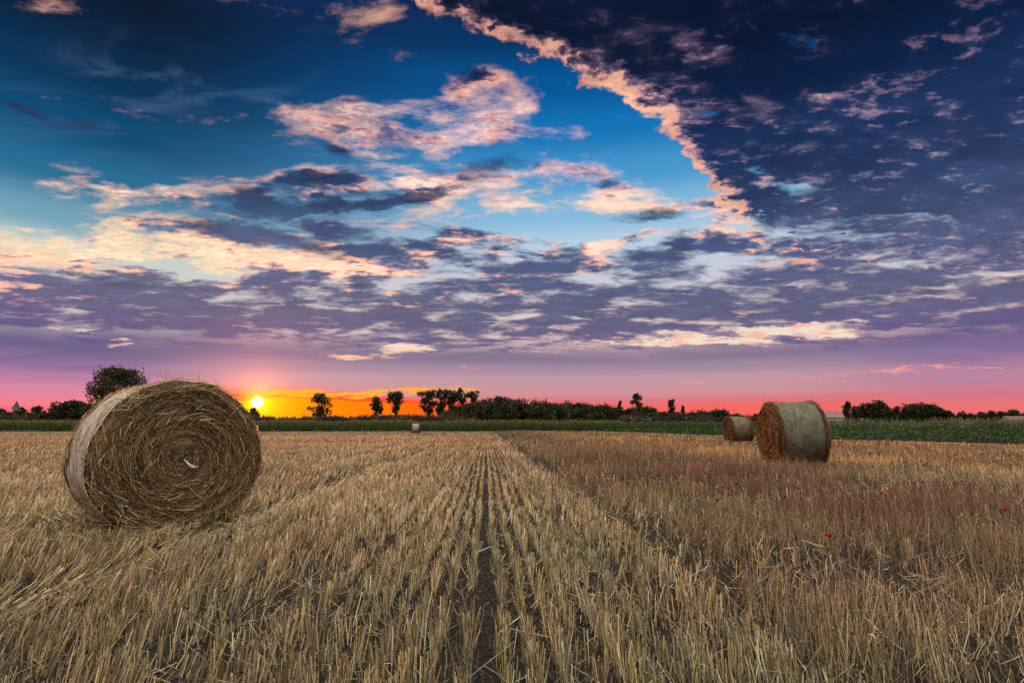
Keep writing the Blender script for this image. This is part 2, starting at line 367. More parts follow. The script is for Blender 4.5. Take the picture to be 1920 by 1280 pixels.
bg = W.n('ShaderNodeBackground')
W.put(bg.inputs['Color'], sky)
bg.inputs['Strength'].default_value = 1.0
nis = W.n('ShaderNodeTexSky', sky_type='NISHITA')
nis.sun_disc = False
nis.sun_elevation = R(SUN_EL)
nis.sun_rotation = R(SUN_AZ)
bg2 = W.n('ShaderNodeBackground')
W.put(bg2.inputs['Color'], nis.outputs[0])
bg2.inputs['Strength'].default_value = 0.003
ads = W.n('ShaderNodeAddShader')
wt.links.new(bg.outputs[0], ads.inputs[0])
wt.links.new(bg2.outputs[0], ads.inputs[1])
wo = W.n('ShaderNodeOutputWorld')
wt.links.new(ads.outputs[0], wo.inputs[0])
world.cycles.sampling_method = 'MANUAL'
world.cycles.sample_map_resolution = 512

sun_data = bpy.data.lights.new('sun', 'SUN')
sun_data.energy = 4.0
sun_data.angle = R(0.5)
sun_data.color = (1.0, 0.36, 0.12)
sun = bpy.data.objects.new('sun', sun_data)
COL.objects.link(sun)
sun.rotation_euler = sunv.to_track_quat('Z', 'Y').to_euler()

# ------------------------------------------------------------------ mesh helpers
def mesh_np(name, verts, faces, mat, parent=None, cols=None, smooth=False, link=True):
    """faces: list of integer arrays (n, k); cols: per-vertex RGB"""
    me = bpy.data.meshes.new(name)
    verts = np.asarray(verts, np.float32)
    faces = [np.asarray(f, np.int32) for f in faces if len(f)]
    nf = sum(len(f) for f in faces)
    tot = np.concatenate([np.full(len(f), f.shape[1], np.int32) for f in faces])
    idx = np.concatenate([f.ravel() for f in faces])
    start = np.concatenate([[0], np.cumsum(tot)[:-1]]).astype(np.int32)
    me.vertices.add(len(verts)); me.vertices.foreach_set('co', verts.ravel())
    me.loops.add(len(idx)); me.loops.foreach_set('vertex_index', idx)
    me.polygons.add(nf); me.polygons.foreach_set('loop_start', start)
    me.polygons.foreach_set('use_smooth', np.full(nf, smooth, bool))
    if cols is not None:
        ca = me.color_attributes.new('tint', 'FLOAT_COLOR', 'POINT')
        c4 = np.ones((len(verts), 4), np.float32); c4[:, :3] = cols
        ca.data.foreach_set('color', c4.ravel())
    me.update(calc_edges=True)
    me.validate()
    me.materials.append(mat)
    ob = bpy.data.objects.new(name, me)
    if link: COL.objects.link(ob)
    if parent is not None: ob.parent = parent
    return ob

def thing(name, label, cat, loc=(0, 0, 0), rotz=0.0, group=None):
    o = bpy.data.objects.new(name, None)
    o.empty_display_size = 0.2
    COL.objects.link(o)
    o.location = loc
    o.rotation_euler = (0, 0, rotz)
    return tag(o, label, cat, group)

def tag(o, label=None, cat=None, group=None, kind=None):
    if label: o['label'] = label
    if cat: o['category'] = cat
    if group: o['group'] = group
    if kind: o['kind'] = kind
    return o

def norm(v):
    return v / np.maximum(np.linalg.norm(v, axis=-1, keepdims=True), 1e-9)

def stalks(base, tip, width, cols, sides=2, mid=None, taper=0.75, seed=0):
    """thin stalks from base to tip. sides 2: flat strip, 3: prism. mid: optional bend point"""
    r = np.random.default_rng(seed)
    n = len(base)
    t = norm(tip - base)
    ref = r.normal(size=(n, 3))
    s1 = norm(np.cross(t, ref))
    s2 = np.cross(t, s1)
    w = (np.asarray(width) * 0.5)[:, None]
    rings = [base, tip] if mid is None else [base, mid, tip]
    m = len(rings)
    if sides == 2:
        V = []
        for k, q in enumerate(rings):
            f = 1 - (1 - taper) * k / (m - 1)
            V += [q - s1 * w * f, q + s1 * w * f]
        V = np.stack(V, 1).reshape(-1, 3)
        per = 2 * m
        b = (np.arange(n) * per)[:, None]
        F = np.concatenate([b + np.array([[2 * k, 2 * k + 1, 2 * k + 3, 2 * k + 2]]) for k in range(m - 1)], 0)
        faces = [F]
    else:
        V = []
        for k, q in enumerate(rings):
            f = 1 - (1 - taper) * k / (m - 1)
            for j in range(3):
                a = 2 * math.pi * j / 3
                V.append(q + (s1 * math.cos(a) + s2 * math.sin(a)) * w * f)
        V = np.stack(V, 1).reshape(-1, 3)
        per = 3 * m
        b = (np.arange(n) * per)[:, None]
        F = np.concatenate([b + np.array([[3 * k + j, 3 * k + (j + 1) % 3, 3 * k + 3 + (j + 1) % 3, 3 * k + 3 + j]]) for k in range(m - 1) for j in range(3)], 0)
        cap = b + np.array([[per - 3, per - 2, per - 1]])
        faces = [F, cap]
    C = np.repeat(cols, per, axis=0)
    return V, faces, C

def join_parts(parts):
    V, F, C, off = [], {}, [], 0
    for v, fs, c in parts:
        V.append(v); C.append(c)
        for f in fs:
            F.setdefault(f.shape[1], []).append(f + off)
        off += len(v)
    return np.concatenate(V), [np.concatenate(x) for x in F.values()], np.concatenate(C)

def leaves(centers, size, cols, r, tilt=1.0, aspect=1.6):
    """small randomly turned leaf quads"""
    n = len(centers)
    a = norm(r.normal(size=(n, 3)) * np.array([1, 1, tilt]))
    b = norm(np.cross(a, r.normal(size=(n, 3))))
    s = np.asarray(size)[:, None] * 0.5
    V = np.stack([centers - a * s * aspect, centers + b * s * 0.8, centers + a * s * aspect, centers - b * s * 0.8], 1).reshape(-1, 3)
    F = np.arange(n * 4).reshape(-1, 4)
    return V, [F], np.repeat(cols, 4, axis=0)

def tube(pts, rad, sides=6, col=(0.05, 0.04, 0.03)):
    pts = np.asarray(pts, float)
    m = len(pts)
    t = norm(np.gradient(pts, axis=0))
    ref = np.array([0.3, 1.0, 0.2])
    s1 = norm(np.cross(t, ref)); s2 = np.cross(t, s1)
    a = np.linspace(0, 2 * math.pi, sides, endpoint=False)
    rad = np.asarray(rad, float)[:, None, None]
    V = pts[:, None] + rad * (np.cos(a)[None, :, None] * s1[:, None] + np.sin(a)[None, :, None] * s2[:, None])
    F = []
    for k in range(m - 1):
        for j in range(sides):
            F.append([k * sides + j, k * sides + (j + 1) % sides, (k + 1) * sides + (j + 1) % sides, (k + 1) * sides + j])
    V = V.reshape(-1, 3)
    return V, [np.array(F)], np.tile(np.array(col), (len(V), 1))

def box_vf(x0, x1, y0, y1, z0, z1, col=(0.5, 0.5, 0.5)):
    V = np.array([[x, y, z] for z in (z0, z1) for y in (y0, y1) for x in (x0, x1)], float)
    F = np.array([[0, 2, 3, 1], [4, 5, 7, 6], [0, 1, 5, 4], [2, 6, 7, 3], [0, 4, 6, 2], [1, 3, 7, 5]])
    return V, [F], np.tile(np.array(col), (8, 1))

def vnoise(x, y, s=1.0, seed=0):
    """smooth value noise in numpy, -1..1"""
    x = np.asarray(x) * s + 1000.3 * (seed + 1); y = np.asarray(y) * s + 517.7 * (seed + 1)
    xi, yi = np.floor(x), np.floor(y)
    fx, fy = x - xi, y - yi
    fx = fx * fx * (3 - 2 * fx); fy = fy * fy * (3 - 2 * fy)
    h = lambda a, b: (np.sin(a * 127.1 + b * 311.7 + seed * 17.3) * 43758.5453) % 1.0
    return 2 * ((h(xi, yi) * (1 - fx) + h(xi + 1, yi) * fx) * (1 - fy) + (h(xi, yi + 1) * (1 - fx) + h(xi + 1, yi + 1) * fx) * fy) - 1

def sstep(x, a, b):
    t = np.clip((x - a) / (b - a), 0, 1)
    return t * t * (3 - 2 * t)

TRACK = -2.75           # tractor wheel track left of the middle
EDGE = 1.36             # where the cut swath ends and the taller weedy stubble starts
def ground_z(x, y):
    x = np.asarray(x, float); y = np.asarray(y, float)
    z = 0.09 * sstep(x, 1.5, 6.0) + 0.02 * vnoise(x, y, 0.35, 3) + 0.008 * vnoise(x, y, 1.7, 4)
    z = z - 0.05 * np.exp(-((x - TRACK) / 0.22) ** 2) - 0.04 * np.exp(-((x - 1.62) / 0.16) ** 2) - 0.03 * np.exp(-((x - 3.35) / 0.2) ** 2)
    z = z - 0.03 * np.exp(-((x + 4.6) / 0.2) ** 2)
    return z * sstep(np.hypot(x, y), 400, 120)

# ------------------------------------------------------------------ materials
def new_mat(name):
    m = bpy.data.materials.new(name)
    m.use_nodes = True
    m.node_tree.nodes.clear()
    return m, NT(m.node_tree)

def out(N, sh, disp=None):
    o = N.n('ShaderNodeOutputMaterial')
    N.t.links.new(sh, o.inputs[0])

def tint_mat(name, rough=0.75, trans=0.25, spec=0.3, gain=1.0, fine=0.0):
    """plant matter: colour from the per-stalk tint, partly letting light through"""
    m, N = new_mat(name)
    at = N.n('ShaderNodeAttribute', attribute_name='tint')
    col = at.outputs['Color']
    if fine:
        g = N.n('ShaderNodeNewGeometry')
        col = N.mix(N.ss(N.noise(g.outputs['Position'], fine, 3, 0.6), 0.35, 0.65, 0.0, 0.45), col, N.vm('SCALE', col, scale=1.5))
    if gain != 1.0: col = N.vm('SCALE', col, scale=gain)
    p = N.n('ShaderNodeBsdfPrincipled')
    N.put(p.inputs['Base Color'], col)
    p.inputs['Roughness'].default_value = rough
    p.inputs['Specular IOR Level'].default_value = spec
    sh = p.outputs[0]
    if trans:
        tr = N.n('ShaderNodeBsdfTranslucent'); N.put(tr.inputs[0], col)
        mx = N.n('ShaderNodeMixShader'); mx.inputs[0].default_value = trans
        N.t.links.new(sh, mx.inputs[1]); N.t.links.new(tr.outputs[0], mx.inputs[2])
        sh = mx.outputs[0]
    out(N, sh)
    return m

M_straw = tint_mat('straw', 0.6, 0.30, 0.35)
M_leaf = tint_mat('leaf', 0.7, 0.25, 0.2)
M_bark = tint_mat('bark', 0.9, 0.0, 0.1, fine=3.0)
M_paint = tint_mat('painted', 0.7, 0.0, 0.2, fine=0.8)

# ------------------------------------------------------------------ ground
def grid_lines(a, b, first, grow, cap):
    s, v, d = [0.0], 0.0, first
    while v < b:
        v += d; d = min(d * grow, cap); s.append(v)
    neg, v, d = [], 0.0, first
    while v > a:
        v -= d; d = min(d * grow, cap); neg.append(v)
    return np.array(neg[::-1] + s)

def build_ground():
    xs = grid_lines(-1500, 1500, 0.07, 1.035, 150)
    ys = grid_lines(-1500, 3200, 0.09, 1.04, 200)
    X, Y = np.meshgrid(xs, ys)
    Z = ground_z(X, Y)
    near = sstep(np.hypot(X, Y), 18, 6)
    Z = Z + near * (0.010 * vnoise(X, Y, 9, 8) + 0.006 * vnoise(X, Y, 21, 9))
    V = np.stack([X, Y, Z], -1).reshape(-1, 3)
    ny, nx = X.shape
    i = np.arange(ny * nx).reshape(ny, nx)
    F = np.stack([i[:-1, :-1], i[:-1, 1:], i[1:, 1:], i[1:, :-1]], -1).reshape(-1, 4)
    m, N = new_mat('soil_and_litter')
    g = N.n('ShaderNodeNewGeometry')
    pos = g.outputs['Position']
    x, y, z = N.sep(pos)
    soil = N.mix(N.ss(N.noise(pos, 14.0, 6, 0.65), 0.3, 0.7), (0.006, 0.0045, 0.004, 1), (0.018, 0.013, 0.010, 1))
    chaff = N.noise(N.vm('MULTIPLY', pos, (1.0, 0.35, 1.0)), 60.0, 4, 0.7)
    litter = N.mix(N.noise(pos, 2.0, 4, 0.6), (0.09, 0.062, 0.038, 1), (0.17, 0.125, 0.07, 1))
    col = N.mix(N.ss(chaff, 0.52, 0.68, 0.0, 0.45), soil, litter)
    green = N.mix(N.noise(pos, 0.05, 3, 0.6), (0.035, 0.055, 0.02, 1), (0.10, 0.09, 0.045, 1))
    far = N.ss(N.vm('LENGTH', N.xyz(x, y, 0.0)), 116.0, 124.0)
    col = N.mix(far, col, green)
    p = N.n('ShaderNodeBsdfPrincipled')
    N.put(p.inputs['Base Color'], col)
    p.inputs['Roughness'].default_value = 0.95
    p.inputs['Specular IOR Level'].default_value = 0.1
    b = N.n('ShaderNodeBump'); b.inputs['Strength'].default_value = 0.6; b.inputs['Distance'].default_value = 0.02
    N.put(b.inputs['Height'], N.noise(pos, 30.0, 5, 0.65)); N.t.links.new(b.outputs[0], p.inputs['Normal'])
    out(N, p.outputs[0])
    o = mesh_np('ground', V, [F], m, smooth=True)
    tag(o, kind='structure')
build_ground()

# ------------------------------------------------------------------ where the bales stand
def face_to_centre(fx, fy, phi, half=0.6):
    """end-face centre and facing (heading frame, degrees from straight back to the right) to world centre and rotation"""
    n = (math.sin(R(phi)), -math.cos(R(phi)))
    c = hd(fx - half * n[0], fy - half * n[1])
    return c, R(phi) + YAW
BALES = []
for fx, fy, phi in ((-3.4, 6.0, 46.0), (6.22, 14.1, -94.0), (12.75, 34.0, -88.0), (-15.35, 88.5, -80.0)):
    c, rz = face_to_centre(fx, fy, phi)
    BALES.append((c, rz))

def outside_bales(x, y, grow=0.0):
    ok = np.ones(len(x), bool)
    for (cx, cy_), rz in BALES:
        c, s = math.cos(-rz), math.sin(-rz)
        lx = (x - cx) * c - (y - cy_) * s
        ly = (x - cx) * s + (y - cy_) * c
        ok &= ~((np.abs(lx) < 0.34 + grow) & (np.abs(ly) < 0.6 + grow))
    return ok

# ------------------------------------------------------------------ stubble
STRAW = np.array([[.74, .55, .23], [.82, .70, .45], [.38, .255, .165], [.36, .32, .14], [.52, .36, .15], [.50, .42, .29], [.13, .09, .06]])
WEED = np.array([[.46, .21, .14], [.40, .20, .16], [.44, .30, .16], [.56, .40, .22], [.22, .21, .09], [.30, .15, .11], [.12, .075, .055]])

def wedge(y0, y1, dens, r, pad=1.3):
    """random points on the ground inside the picture's wedge, between two depths (heading frame)"""
    k = 0.97
    area = k * (y1 * y1 - y0 * y0) + 2 * pad * (y1 - y0)
    n = int(area * dens)
    y = np.sqrt(r.random(n) * (y1 * y1 - y0 * y0) + y0 * y0)
    x = (r.random(n) * 2 - 1) * (k * y + pad)
    wx, wy = hd(x, y)
    return wx, wy, y

def snap_rows(x, y, r, jit):
    """pull points onto the drill rows: +-(0.08 + 0.12 k)"""
    s = np.sign(x); a = np.abs(x)
    k = np.maximum(np.round((a - 0.092) / 0.12), 0)
    row = 0.092 + 0.12 * k - 0.022 * sstep(y, 3.5, 7.0)
    wob = 0.012 * vnoise(y, s * k * 3.1, 0.8, 11)
    return s * row + wob + r.normal(size=len(x)) * jit

def crop_limit(x, y):
    """True on the stubble side of the green crop"""
    hx = x * CS + y * SN; hy = -x * SN + y * CS
    lim = np.interp(hy, [0, 29, 40, 75, 112, 130], [40, 25.6, 22.3, 20.5, 18.0, 17.0])
    return (hx < lim + 0.5 * vnoise(hy, hx * 0, 0.3, 21)) & (hy < 117.5)

def colours(n, pal, wts, r, x, y, gain=None):
    wts = np.array(wts, float); wts /= wts.sum()
    i = r.choice(len(pal), n, p=wts)
    j = r.choice(len(pal), n, p=wts)
    t = r.random((n, 1))
    c = pal[i] * (1 - t) + pal[j] * t
    c = c * (0.34 + 1.02 * r.random((n, 1)) ** 1.5)
    big = vnoise(x, y, 0.35, 31)[:, None] + 0.8 * vnoise(x * 0.12, y, 0.22, 34)[:, None]
    c = c * (1 + 0.19 * big)
    c[:, 0] *= 1 + 0.10 * vnoise(x, y, 0.8, 32)
    return np.clip(c, 0.02, 0.75)

def build_stubble():
    r = np.random.default_rng(11)
    parts = []
    # (y0, y1, tufts per m2, stems per tuft, sides, width, row jitter)
    bands = [(0.8, 3.2, 175, 7, 3, .0047, .018), (3.2, 6.0, 150, 6, 3, .0053, .015), (6.0, 11.0, 110, 5, 2, .0074, .012),
             (11.0, 20.0, 90, 2, 2, .0100, .012), (20.0, 36.0, 60, 1, 2, .018, .016), (36.0, 64.0, 26, 1, 2, .034, .03), (64.0, 118.0, 9, 1, 2, .07, .05)]
    for y0, y1, dens, per, sides, wd, jit in bands:
        x, y, dep = wedge(y0, y1, dens, r)
        keep = (x < EDGE + 0.02 * vnoise(y, y * 0, 2.0, 5)) & crop_limit(x, y)
        # a second, sparser fraction lives inside the weedy strip as well
        keep2 = (~keep) & crop_limit(x, y) & (r.random(len(x)) < 0.12)
        keep |= keep2
        x, y, dep = x[keep], y[keep], dep[keep]
        x = snap_rows(x, y, r, jit * 0.5)
        # thin patches where the drill missed, bare gap in the middle
        thin = vnoise(x * 2.0, y * 0.5, 2.2, 6)
        k = r.random(len(x)) < (0.97 - 0.40 * sstep(thin, 0.25, 0.8)) * (1 - 0.5 * (vnoise(np.round(x / 0.12) * 3.7, y * 0.25, 1.0, 66) > 0.45))
        x, y, dep = x[k], y[k], dep[k]
        n = len(x)
        x = np.repeat(x, per) + r.normal(size=n * per) * jit * (0.8 if per > 1 else 1)
        y = np.repeat(y, per) + r.normal(size=n * per) * 0.020
        tuft_h = np.repeat(0.85 + 0.3 * r.random(n), per)
        tuft_lx = np.repeat(r.normal(size=n) * 0.10, per)
        tuft_ly = np.repeat(r.normal(size=n) * 0.10, per)
        ok = outside_bales(x, y, 0.02)
        x, y, tuft_h, tuft_lx, tuft_ly = x[ok], y[ok], tuft_h[ok], tuft_lx[ok], tuft_ly[ok]
        n = len(x)
        rowid = np.round((np.abs(x) - 0.09) / 0.12) * np.sign(x)
        rv = vnoise(rowid * 7.31, y * 0.12, 1.0, 91)
        L = (0.132 + 0.020 * r.normal(size=n)) * tuft_h * (1 + 0.16 * rv)
        L = L * (1 - 0.15 * sstep(np.abs(x), 0.3, 0.0))
        left = sstep(x, -0.5, -3.0)
        lx = 0.03 + 0.16 * left + tuft_lx + 0.12 * r.normal(size=n) + 0.12 * vnoise(x, y, 0.7, 12)
        ly = 0.08 + 0.14 * left + tuft_ly + 0.12 * r.normal(size=n) + 0.12 * vnoise(x, y, 0.7, 13)
        flat = np.exp(-((x - TRACK - 0.10 * vnoise(y, y * 0, 0.25, 14)) / (0.24 - 0.10 * sstep(y, 3, 6))) ** 2) * (1 - 0.35 * sstep(y, 4, 9)) + 0.5 * np.exp(-((x + 4.6) / 0.22) ** 2) * sstep(y, 3, 6)
        flat = flat + 0.3 * np.exp(-((x + 0.62) / 0.10) ** 2) * sstep(vnoise(x * 0, y, 0.5, 15), 0.2, 0.7)
        flat = np.clip(flat + 0.35 * sstep(vnoise(x, y, 0.9, 16), 0.6, 0.9) * left, 0, 1)
        lx += flat * (1.5 + 0.4 * r.normal(size=n)); ly += flat * (0.8 + 0.4 * r.normal(size=n))
        L = L * (1 + 0.8 * flat * r.random(n))
        d = norm(np.stack([lx, ly, np.ones(n)], -1))
        z = ground_z(x, y)
        base = np.stack([x, y, z - 0.01], -1)
        tip = base + d * L[:, None]
        c = colours(n, STRAW, [5, 4, 3.2, 2.2, 4, 3.2, 1.6], r, x, y)
        c = c * (1 + 0.20 * rv)[:, None]
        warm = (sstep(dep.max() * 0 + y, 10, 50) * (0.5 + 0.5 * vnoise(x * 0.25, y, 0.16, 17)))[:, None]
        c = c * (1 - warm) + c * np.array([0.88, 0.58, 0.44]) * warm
        w = wd * (0.7 + 0.6 * r.random(n))
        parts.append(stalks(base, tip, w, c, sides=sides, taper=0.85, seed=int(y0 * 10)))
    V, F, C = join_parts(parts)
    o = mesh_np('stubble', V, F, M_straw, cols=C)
    tag(o, 'straight rows of short golden wheat stubble covering the harvested field', 'stubble', kind='stuff')

def build_litter():
    r = np.random.default_rng(12)
    parts = []
    for y0, y1, dens, wd in ((1.2, 4.5, 46, .0036), (4.5, 11.0, 18, .006), (11, 26, 6, .012)):
        x, y, dep = wedge(y0, y1, dens, r)
        k = crop_limit(x, y) & ((np.abs(x) > 0.07) | (r.random(len(x)) < 0.35))
        x, y = x[k], y[k]; n = len(x)
        L = 0.05 + 0.20 * r.random(n) ** 1.5
        a = r.random(n) * 2 * math.pi
        up = 0.12 + 0.30 * np.abs(r.normal(size=n))
        d = norm(np.stack([np.cos(a), np.sin(a), up], -1))
        z = ground_z(x, y) + 0.004 + 0.05 * r.random(n) * (np.abs(x) > 0.07)
        base = np.stack([x, y, z], -1)
        c = colours(n, STRAW, [3, 3, 3, 1, 3, 3, 2.4], r, x, y)
        parts.append(stalks(base, base + d * L[:, None], wd * (0.6 + 0.6 * r.random(n)), c, sides=2, seed=77))
    # straw shed round the foot of each bale
    for (cx, cy_), rz in BALES[:3]:
        n = 1500
        a = r.random(n) * 2 * math.pi; q = 0.55 + 0.75 * r.random(n) ** 1.6
        lx, ly = q * np.cos(a) * 0.80, q * np.sin(a) * 1.15
        x = cx + lx * math.cos(rz) - ly * math.sin(rz); y = cy_ + lx * math.sin(rz) + ly * math.cos(rz)
        k = outside_bales(x, y, 0.0); x, y = x[k], y[k]; n = len(x)
        a = r.random(n) * 2 * math.pi
        d = norm(np.stack([np.cos(a), np.sin(a), 0.10 + 0.35 * r.random(n)], -1))
        base = np.stack([x, y, ground_z(x, y) + 0.02 + 0.10 * r.random(n) ** 2], -1)
        parts.append(stalks(base, base + d * (0.08 + 0.20 * r.random((n, 1))), 0.0045 + 0.0007 * np.hypot(x, y), colours(n, STRAW, [3, 2, 4, 2, 4, 2, 3], r, x, y) * 0.7, sides=2, seed=79))
    # bent and broken stems standing between the rows
    for y0, y1, dens, wd in ((0.9, 4.0, 260, .0036), (4.0, 9.0, 120, .005), (9, 18, 40, .009)):
        x, y, dep = wedge(y0, y1, dens, r)
        k = crop_limit(x, y) & ((np.abs(x) > 0.09) | (r.random(len(x)) < 0.12)) & outside_bales(x, y, 0.03)
        x, y = x[k], y[k]; n = len(x)
        L = 0.05 + 0.11 * r.random(n)
        a = r.random(n) * 2 * math.pi; up = 0.35 + 0.9 * r.random(n)
        d = norm(np.stack([np.cos(a), np.sin(a), up], -1))
        base = np.stack([x, y, ground_z(x, y)], -1)
        c = colours(n, STRAW, [3, 3, 3, 2, 3, 3, 2], r, x, y)
        parts.append(stalks(base, base + d * L[:, None], wd * (0.6 + 0.6 * r.random(n)), c, sides=2, mid=base + d * L[:, None] * 0.5 + r.normal(size=(n, 3)) * 0.008, seed=78))
    # leaves of dead straw, thin and curled, between the stems
    V, F, C = join_parts(parts)
    o = mesh_np('loose_straw', V, F, M_straw, cols=C)
    tag(o, 'loose broken straw lying between the stubble rows', 'straw', kind='stuff')

def build_weeds():
    """the taller dry grass and weeds right of the swath edge"""
    r = np.random.default_rng(13)
    parts = []
    for y0, y1, dens, sides, wd in ((0.8, 3.6, 820, 3, .0048), (3.6, 7.0, 680, 2, .0058), (7.0, 13.0, 430, 2, .0080), (13.0, 26.0, 130, 2, .015), (26, 50, 34, 2, .03), (50, 118, 8, 2, .065)):
        x, y, dep = wedge(y0, y1, dens, r)
        patch = vnoise(x, y, 0.9, 18)
        inb = (x > EDGE + 0.10 + 0.07 * vnoise(y, y * 0, 1.5, 19)) & crop_limit(x, y)
        track = np.exp(-((x - 1.66) / 0.20) ** 2) * sstep(y, 2.5, 5) + np.exp(-((x - 3.35) / 0.16) ** 2)
        prob = np.clip(0.50 + 0.75 * patch, 0.16, 1) * (1 - 0.85 * np.clip(track, 0, 1)) * (1 - 0.5 * sstep(x, 9, 14))
        k = inb & (r.random(len(x)) < prob) & outside_bales(x, y, 0.03)
        x, y, patch = x[k], y[k], patch[k]
        n = len(x)
        L = (0.205 + 0.05 * r.normal(size=n) + 0.06 * patch) * (1.0 + 0.65 * (r.random(n) < 0.06)) * (1 - 0.25 * sstep(x, 6, 11))
        L = np.clip(L, 0.07, 0.46)
        lx = 0.03 + 0.17 * r.normal(size=n) + 0.15 * vnoise(x, y, 1.2, 20)
        ly = 0.05 + 0.17 * r.normal(size=n)
        wild = r.random(n) < 0.13
        lx[wild] += r.normal(size=wild.sum()) * 0.9; ly[wild] += r.normal(size=wild.sum()) * 0.9
        d = norm(np.stack([lx, ly, np.ones(n)], -1))
        base = np.stack([x, y, ground_z(x, y) - 0.01], -1)
        tip = base + d * L[:, None]
        mid = base + d * L[:, None] * 0.55 + r.normal(size=(n, 3)) * 0.008
        c_gain = (0.85 + 0.25 * vnoise(x, y, 1.1, 47))[:, None]
        red = (sstep(vnoise(x, y, 0.45, 22) + 0.3 * sstep(x, 1.5, 4.5) - 0.5 * sstep(x, 7, 12), -0.6, 0.5) * (0.25 + 0.75 * sstep(y, 2.6, 5.5)) * (1 - 0.5 * sstep(y, 14, 26)))[:, None]
        c = colours(n, WEED, [4, 3.4, 3, 2.4, 2.6, 3, 2], r, x, y) * red + colours(n, STRAW, [4, 3, 3, 3, 4, 2, 2], r, x, y) * (1 - red)
        c = c * (0.62 + 0.38 * sstep(x, 2.0, 9.0) * sstep(y, 4, 10) + 0.55 * sstep(y, 4.4, 2.4))[:, None] * c_gain  # weeds near the swath edge darkened: a shadow line put into their colour
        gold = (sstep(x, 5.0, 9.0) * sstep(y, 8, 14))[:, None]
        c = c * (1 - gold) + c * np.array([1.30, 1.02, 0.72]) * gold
        w = wd * (0.6 + 0.6 * r.random(n))
        if sides == 3 or y1 < 8:
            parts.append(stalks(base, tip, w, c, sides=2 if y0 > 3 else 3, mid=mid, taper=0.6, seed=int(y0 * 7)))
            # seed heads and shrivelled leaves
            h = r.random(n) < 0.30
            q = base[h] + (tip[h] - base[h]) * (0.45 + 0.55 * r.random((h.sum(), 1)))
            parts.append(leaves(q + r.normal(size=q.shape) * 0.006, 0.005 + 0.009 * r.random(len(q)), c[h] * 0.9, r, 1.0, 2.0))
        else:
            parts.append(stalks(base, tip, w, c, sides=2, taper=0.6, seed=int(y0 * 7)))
    V, F, C = join_parts(parts)
    o = mesh_np('dry_grass', V, F, M_straw, cols=C)
    tag(o, 'taller reddish brown dry weeds right of the cut swath edge', 'grass', kind='stuff')

build_stubble()
build_litter()
build_weeds()

# ------------------------------------------------------------------ hay bales
BR, BW = 0.793, 1.22
HAY = np.array([[.46, .33, .14], [.30, .22, .08], [.66, .54, .32], [.20, .115, .055], [.36, .20, .09], [.10, .06, .035]])

def core_mat():
    m, N = new_mat('packed_straw')
    t = N.n('ShaderNodeTexCoord'); P_ = t.outputs['Object']
    x, y, z = N.sep(P_)
    zz = N.sub(z, BR)
    rad = N.vm('LENGTH', N.xyz(x, 0.0, zz))
    ang_ = N.m('ARCTAN2', x, zz)
    sp = N.xyz(N.mul(ang_, 2.0), N.mul(rad, 26.0), N.mul(y, 26.0))
    a = N.noise(sp, 3.0, 6, 0.7)
    b_ = N.noise(P_, 60.0, 3, 0.6)
    col = N.mix(N.ss(N.add(N.mul(a, 0.7), N.mul(b_, 0.3)), 0.38, 0.62), (0.018, 0.012, 0.007, 1), (0.10, 0.065, 0.03, 1))
    p = N.n('ShaderNodeBsdfPrincipled'); N.put(p.inputs['Base Color'], col)
    p.inputs['Roughness'].default_value = 0.9; p.inputs['Specular IOR Level'].default_value = 0.1
    bu = N.n('ShaderNodeBump'); bu.inputs['Distance'].default_value = 0.03; bu.inputs['Strength'].default_value = 0.9
    N.put(bu.inputs['Height'], a); N.t.links.new(bu.outputs[0], p.inputs['Normal'])
    out(N, p.outputs[0])
    return m
M_core = core_mat()

def net_mat(name, thread, under, amount):
    """pale mesh wrap stretched round the drum, straw showing through"""
    m, N = new_mat(name)
    t = N.n('ShaderNodeTexCoord'); P_ = t.outputs['Object']
    x, y, z = N.sep(P_)
    zz = N.sub(z, BR)
    arc = N.mul(N.m('ARCTAN2', x, zz), BR)
    sp = N.xyz(arc, N.mul(y, 1.0), 0.0)
    st = N.noise(N.xyz(N.mul(arc, 7.0), N.mul(y, 55.0), N.mul(zz, 2.0)), 1.0, 5, 0.7)
    fib = N.noise(N.xyz(N.mul(arc, 25.0), N.mul(y, 110.0), zz), 1.0, 3, 0.6)
    under_c = N.mix(N.ss(fib, 0.35, 0.65), tuple(0.45 * c for c in under[:3]) + (1,), under)
    wob = N.mul(N.noise(sp, 9.0, 3, 0.6), 1.4)
    l1 = N.m('ABSOLUTE', N.m('SINE', N.add(N.mul(N.add(arc, N.mul(y, 2.2)), 95.0), wob)))
    l2 = N.m('ABSOLUTE', N.m('SINE', N.add(N.mul(N.sub(arc, N.mul(y, 2.2)), 95.0), wob)))
    l3 = N.m('ABSOLUTE', N.m('SINE', N.add(N.mul(y, 125.0), wob)))
    net = N.ss(N.m('MINIMUM', N.m('MINIMUM', l1, l2), l3), 0.42, 0.16)
    f = N.mul(N.ss(N.noise(N.xyz(N.mul(arc, 60.0), N.mul(y, 90.0), zz), 1.0, 3, 0.7), 0.36, 0.56, 0.25, 1.0), N.m('MINIMUM', N.add(N.mul(net, amount), N.mul(N.ss(st, 0.42, 0.66), amount * 0.65)), 1.0))
    pat = N.ss(N.noise(sp, 2.3, 4, 0.6), 0.35, 0.6, 0.45, 1.0)
    col = N.mix(N.mul(f, pat), under_c, thread)
    p = N.n('ShaderNodeBsdfPrincipled'); N.put(p.inputs['Base Color'], col)
    p.inputs['Roughness'].default_value = 0.55; p.inputs['Specular IOR Level'].default_value = 0.35
    bu = N.n('ShaderNodeBump'); bu.inputs['Distance'].default_value = 0.02; bu.inputs['Strength'].default_value = 0.8
    N.put(bu.inputs['Height'], N.add(fib, N.mul(st, 1.5))); N.t.links.new(bu.outputs[0], p.inputs['Normal'])
    out(N, p.outputs[0])
    return m
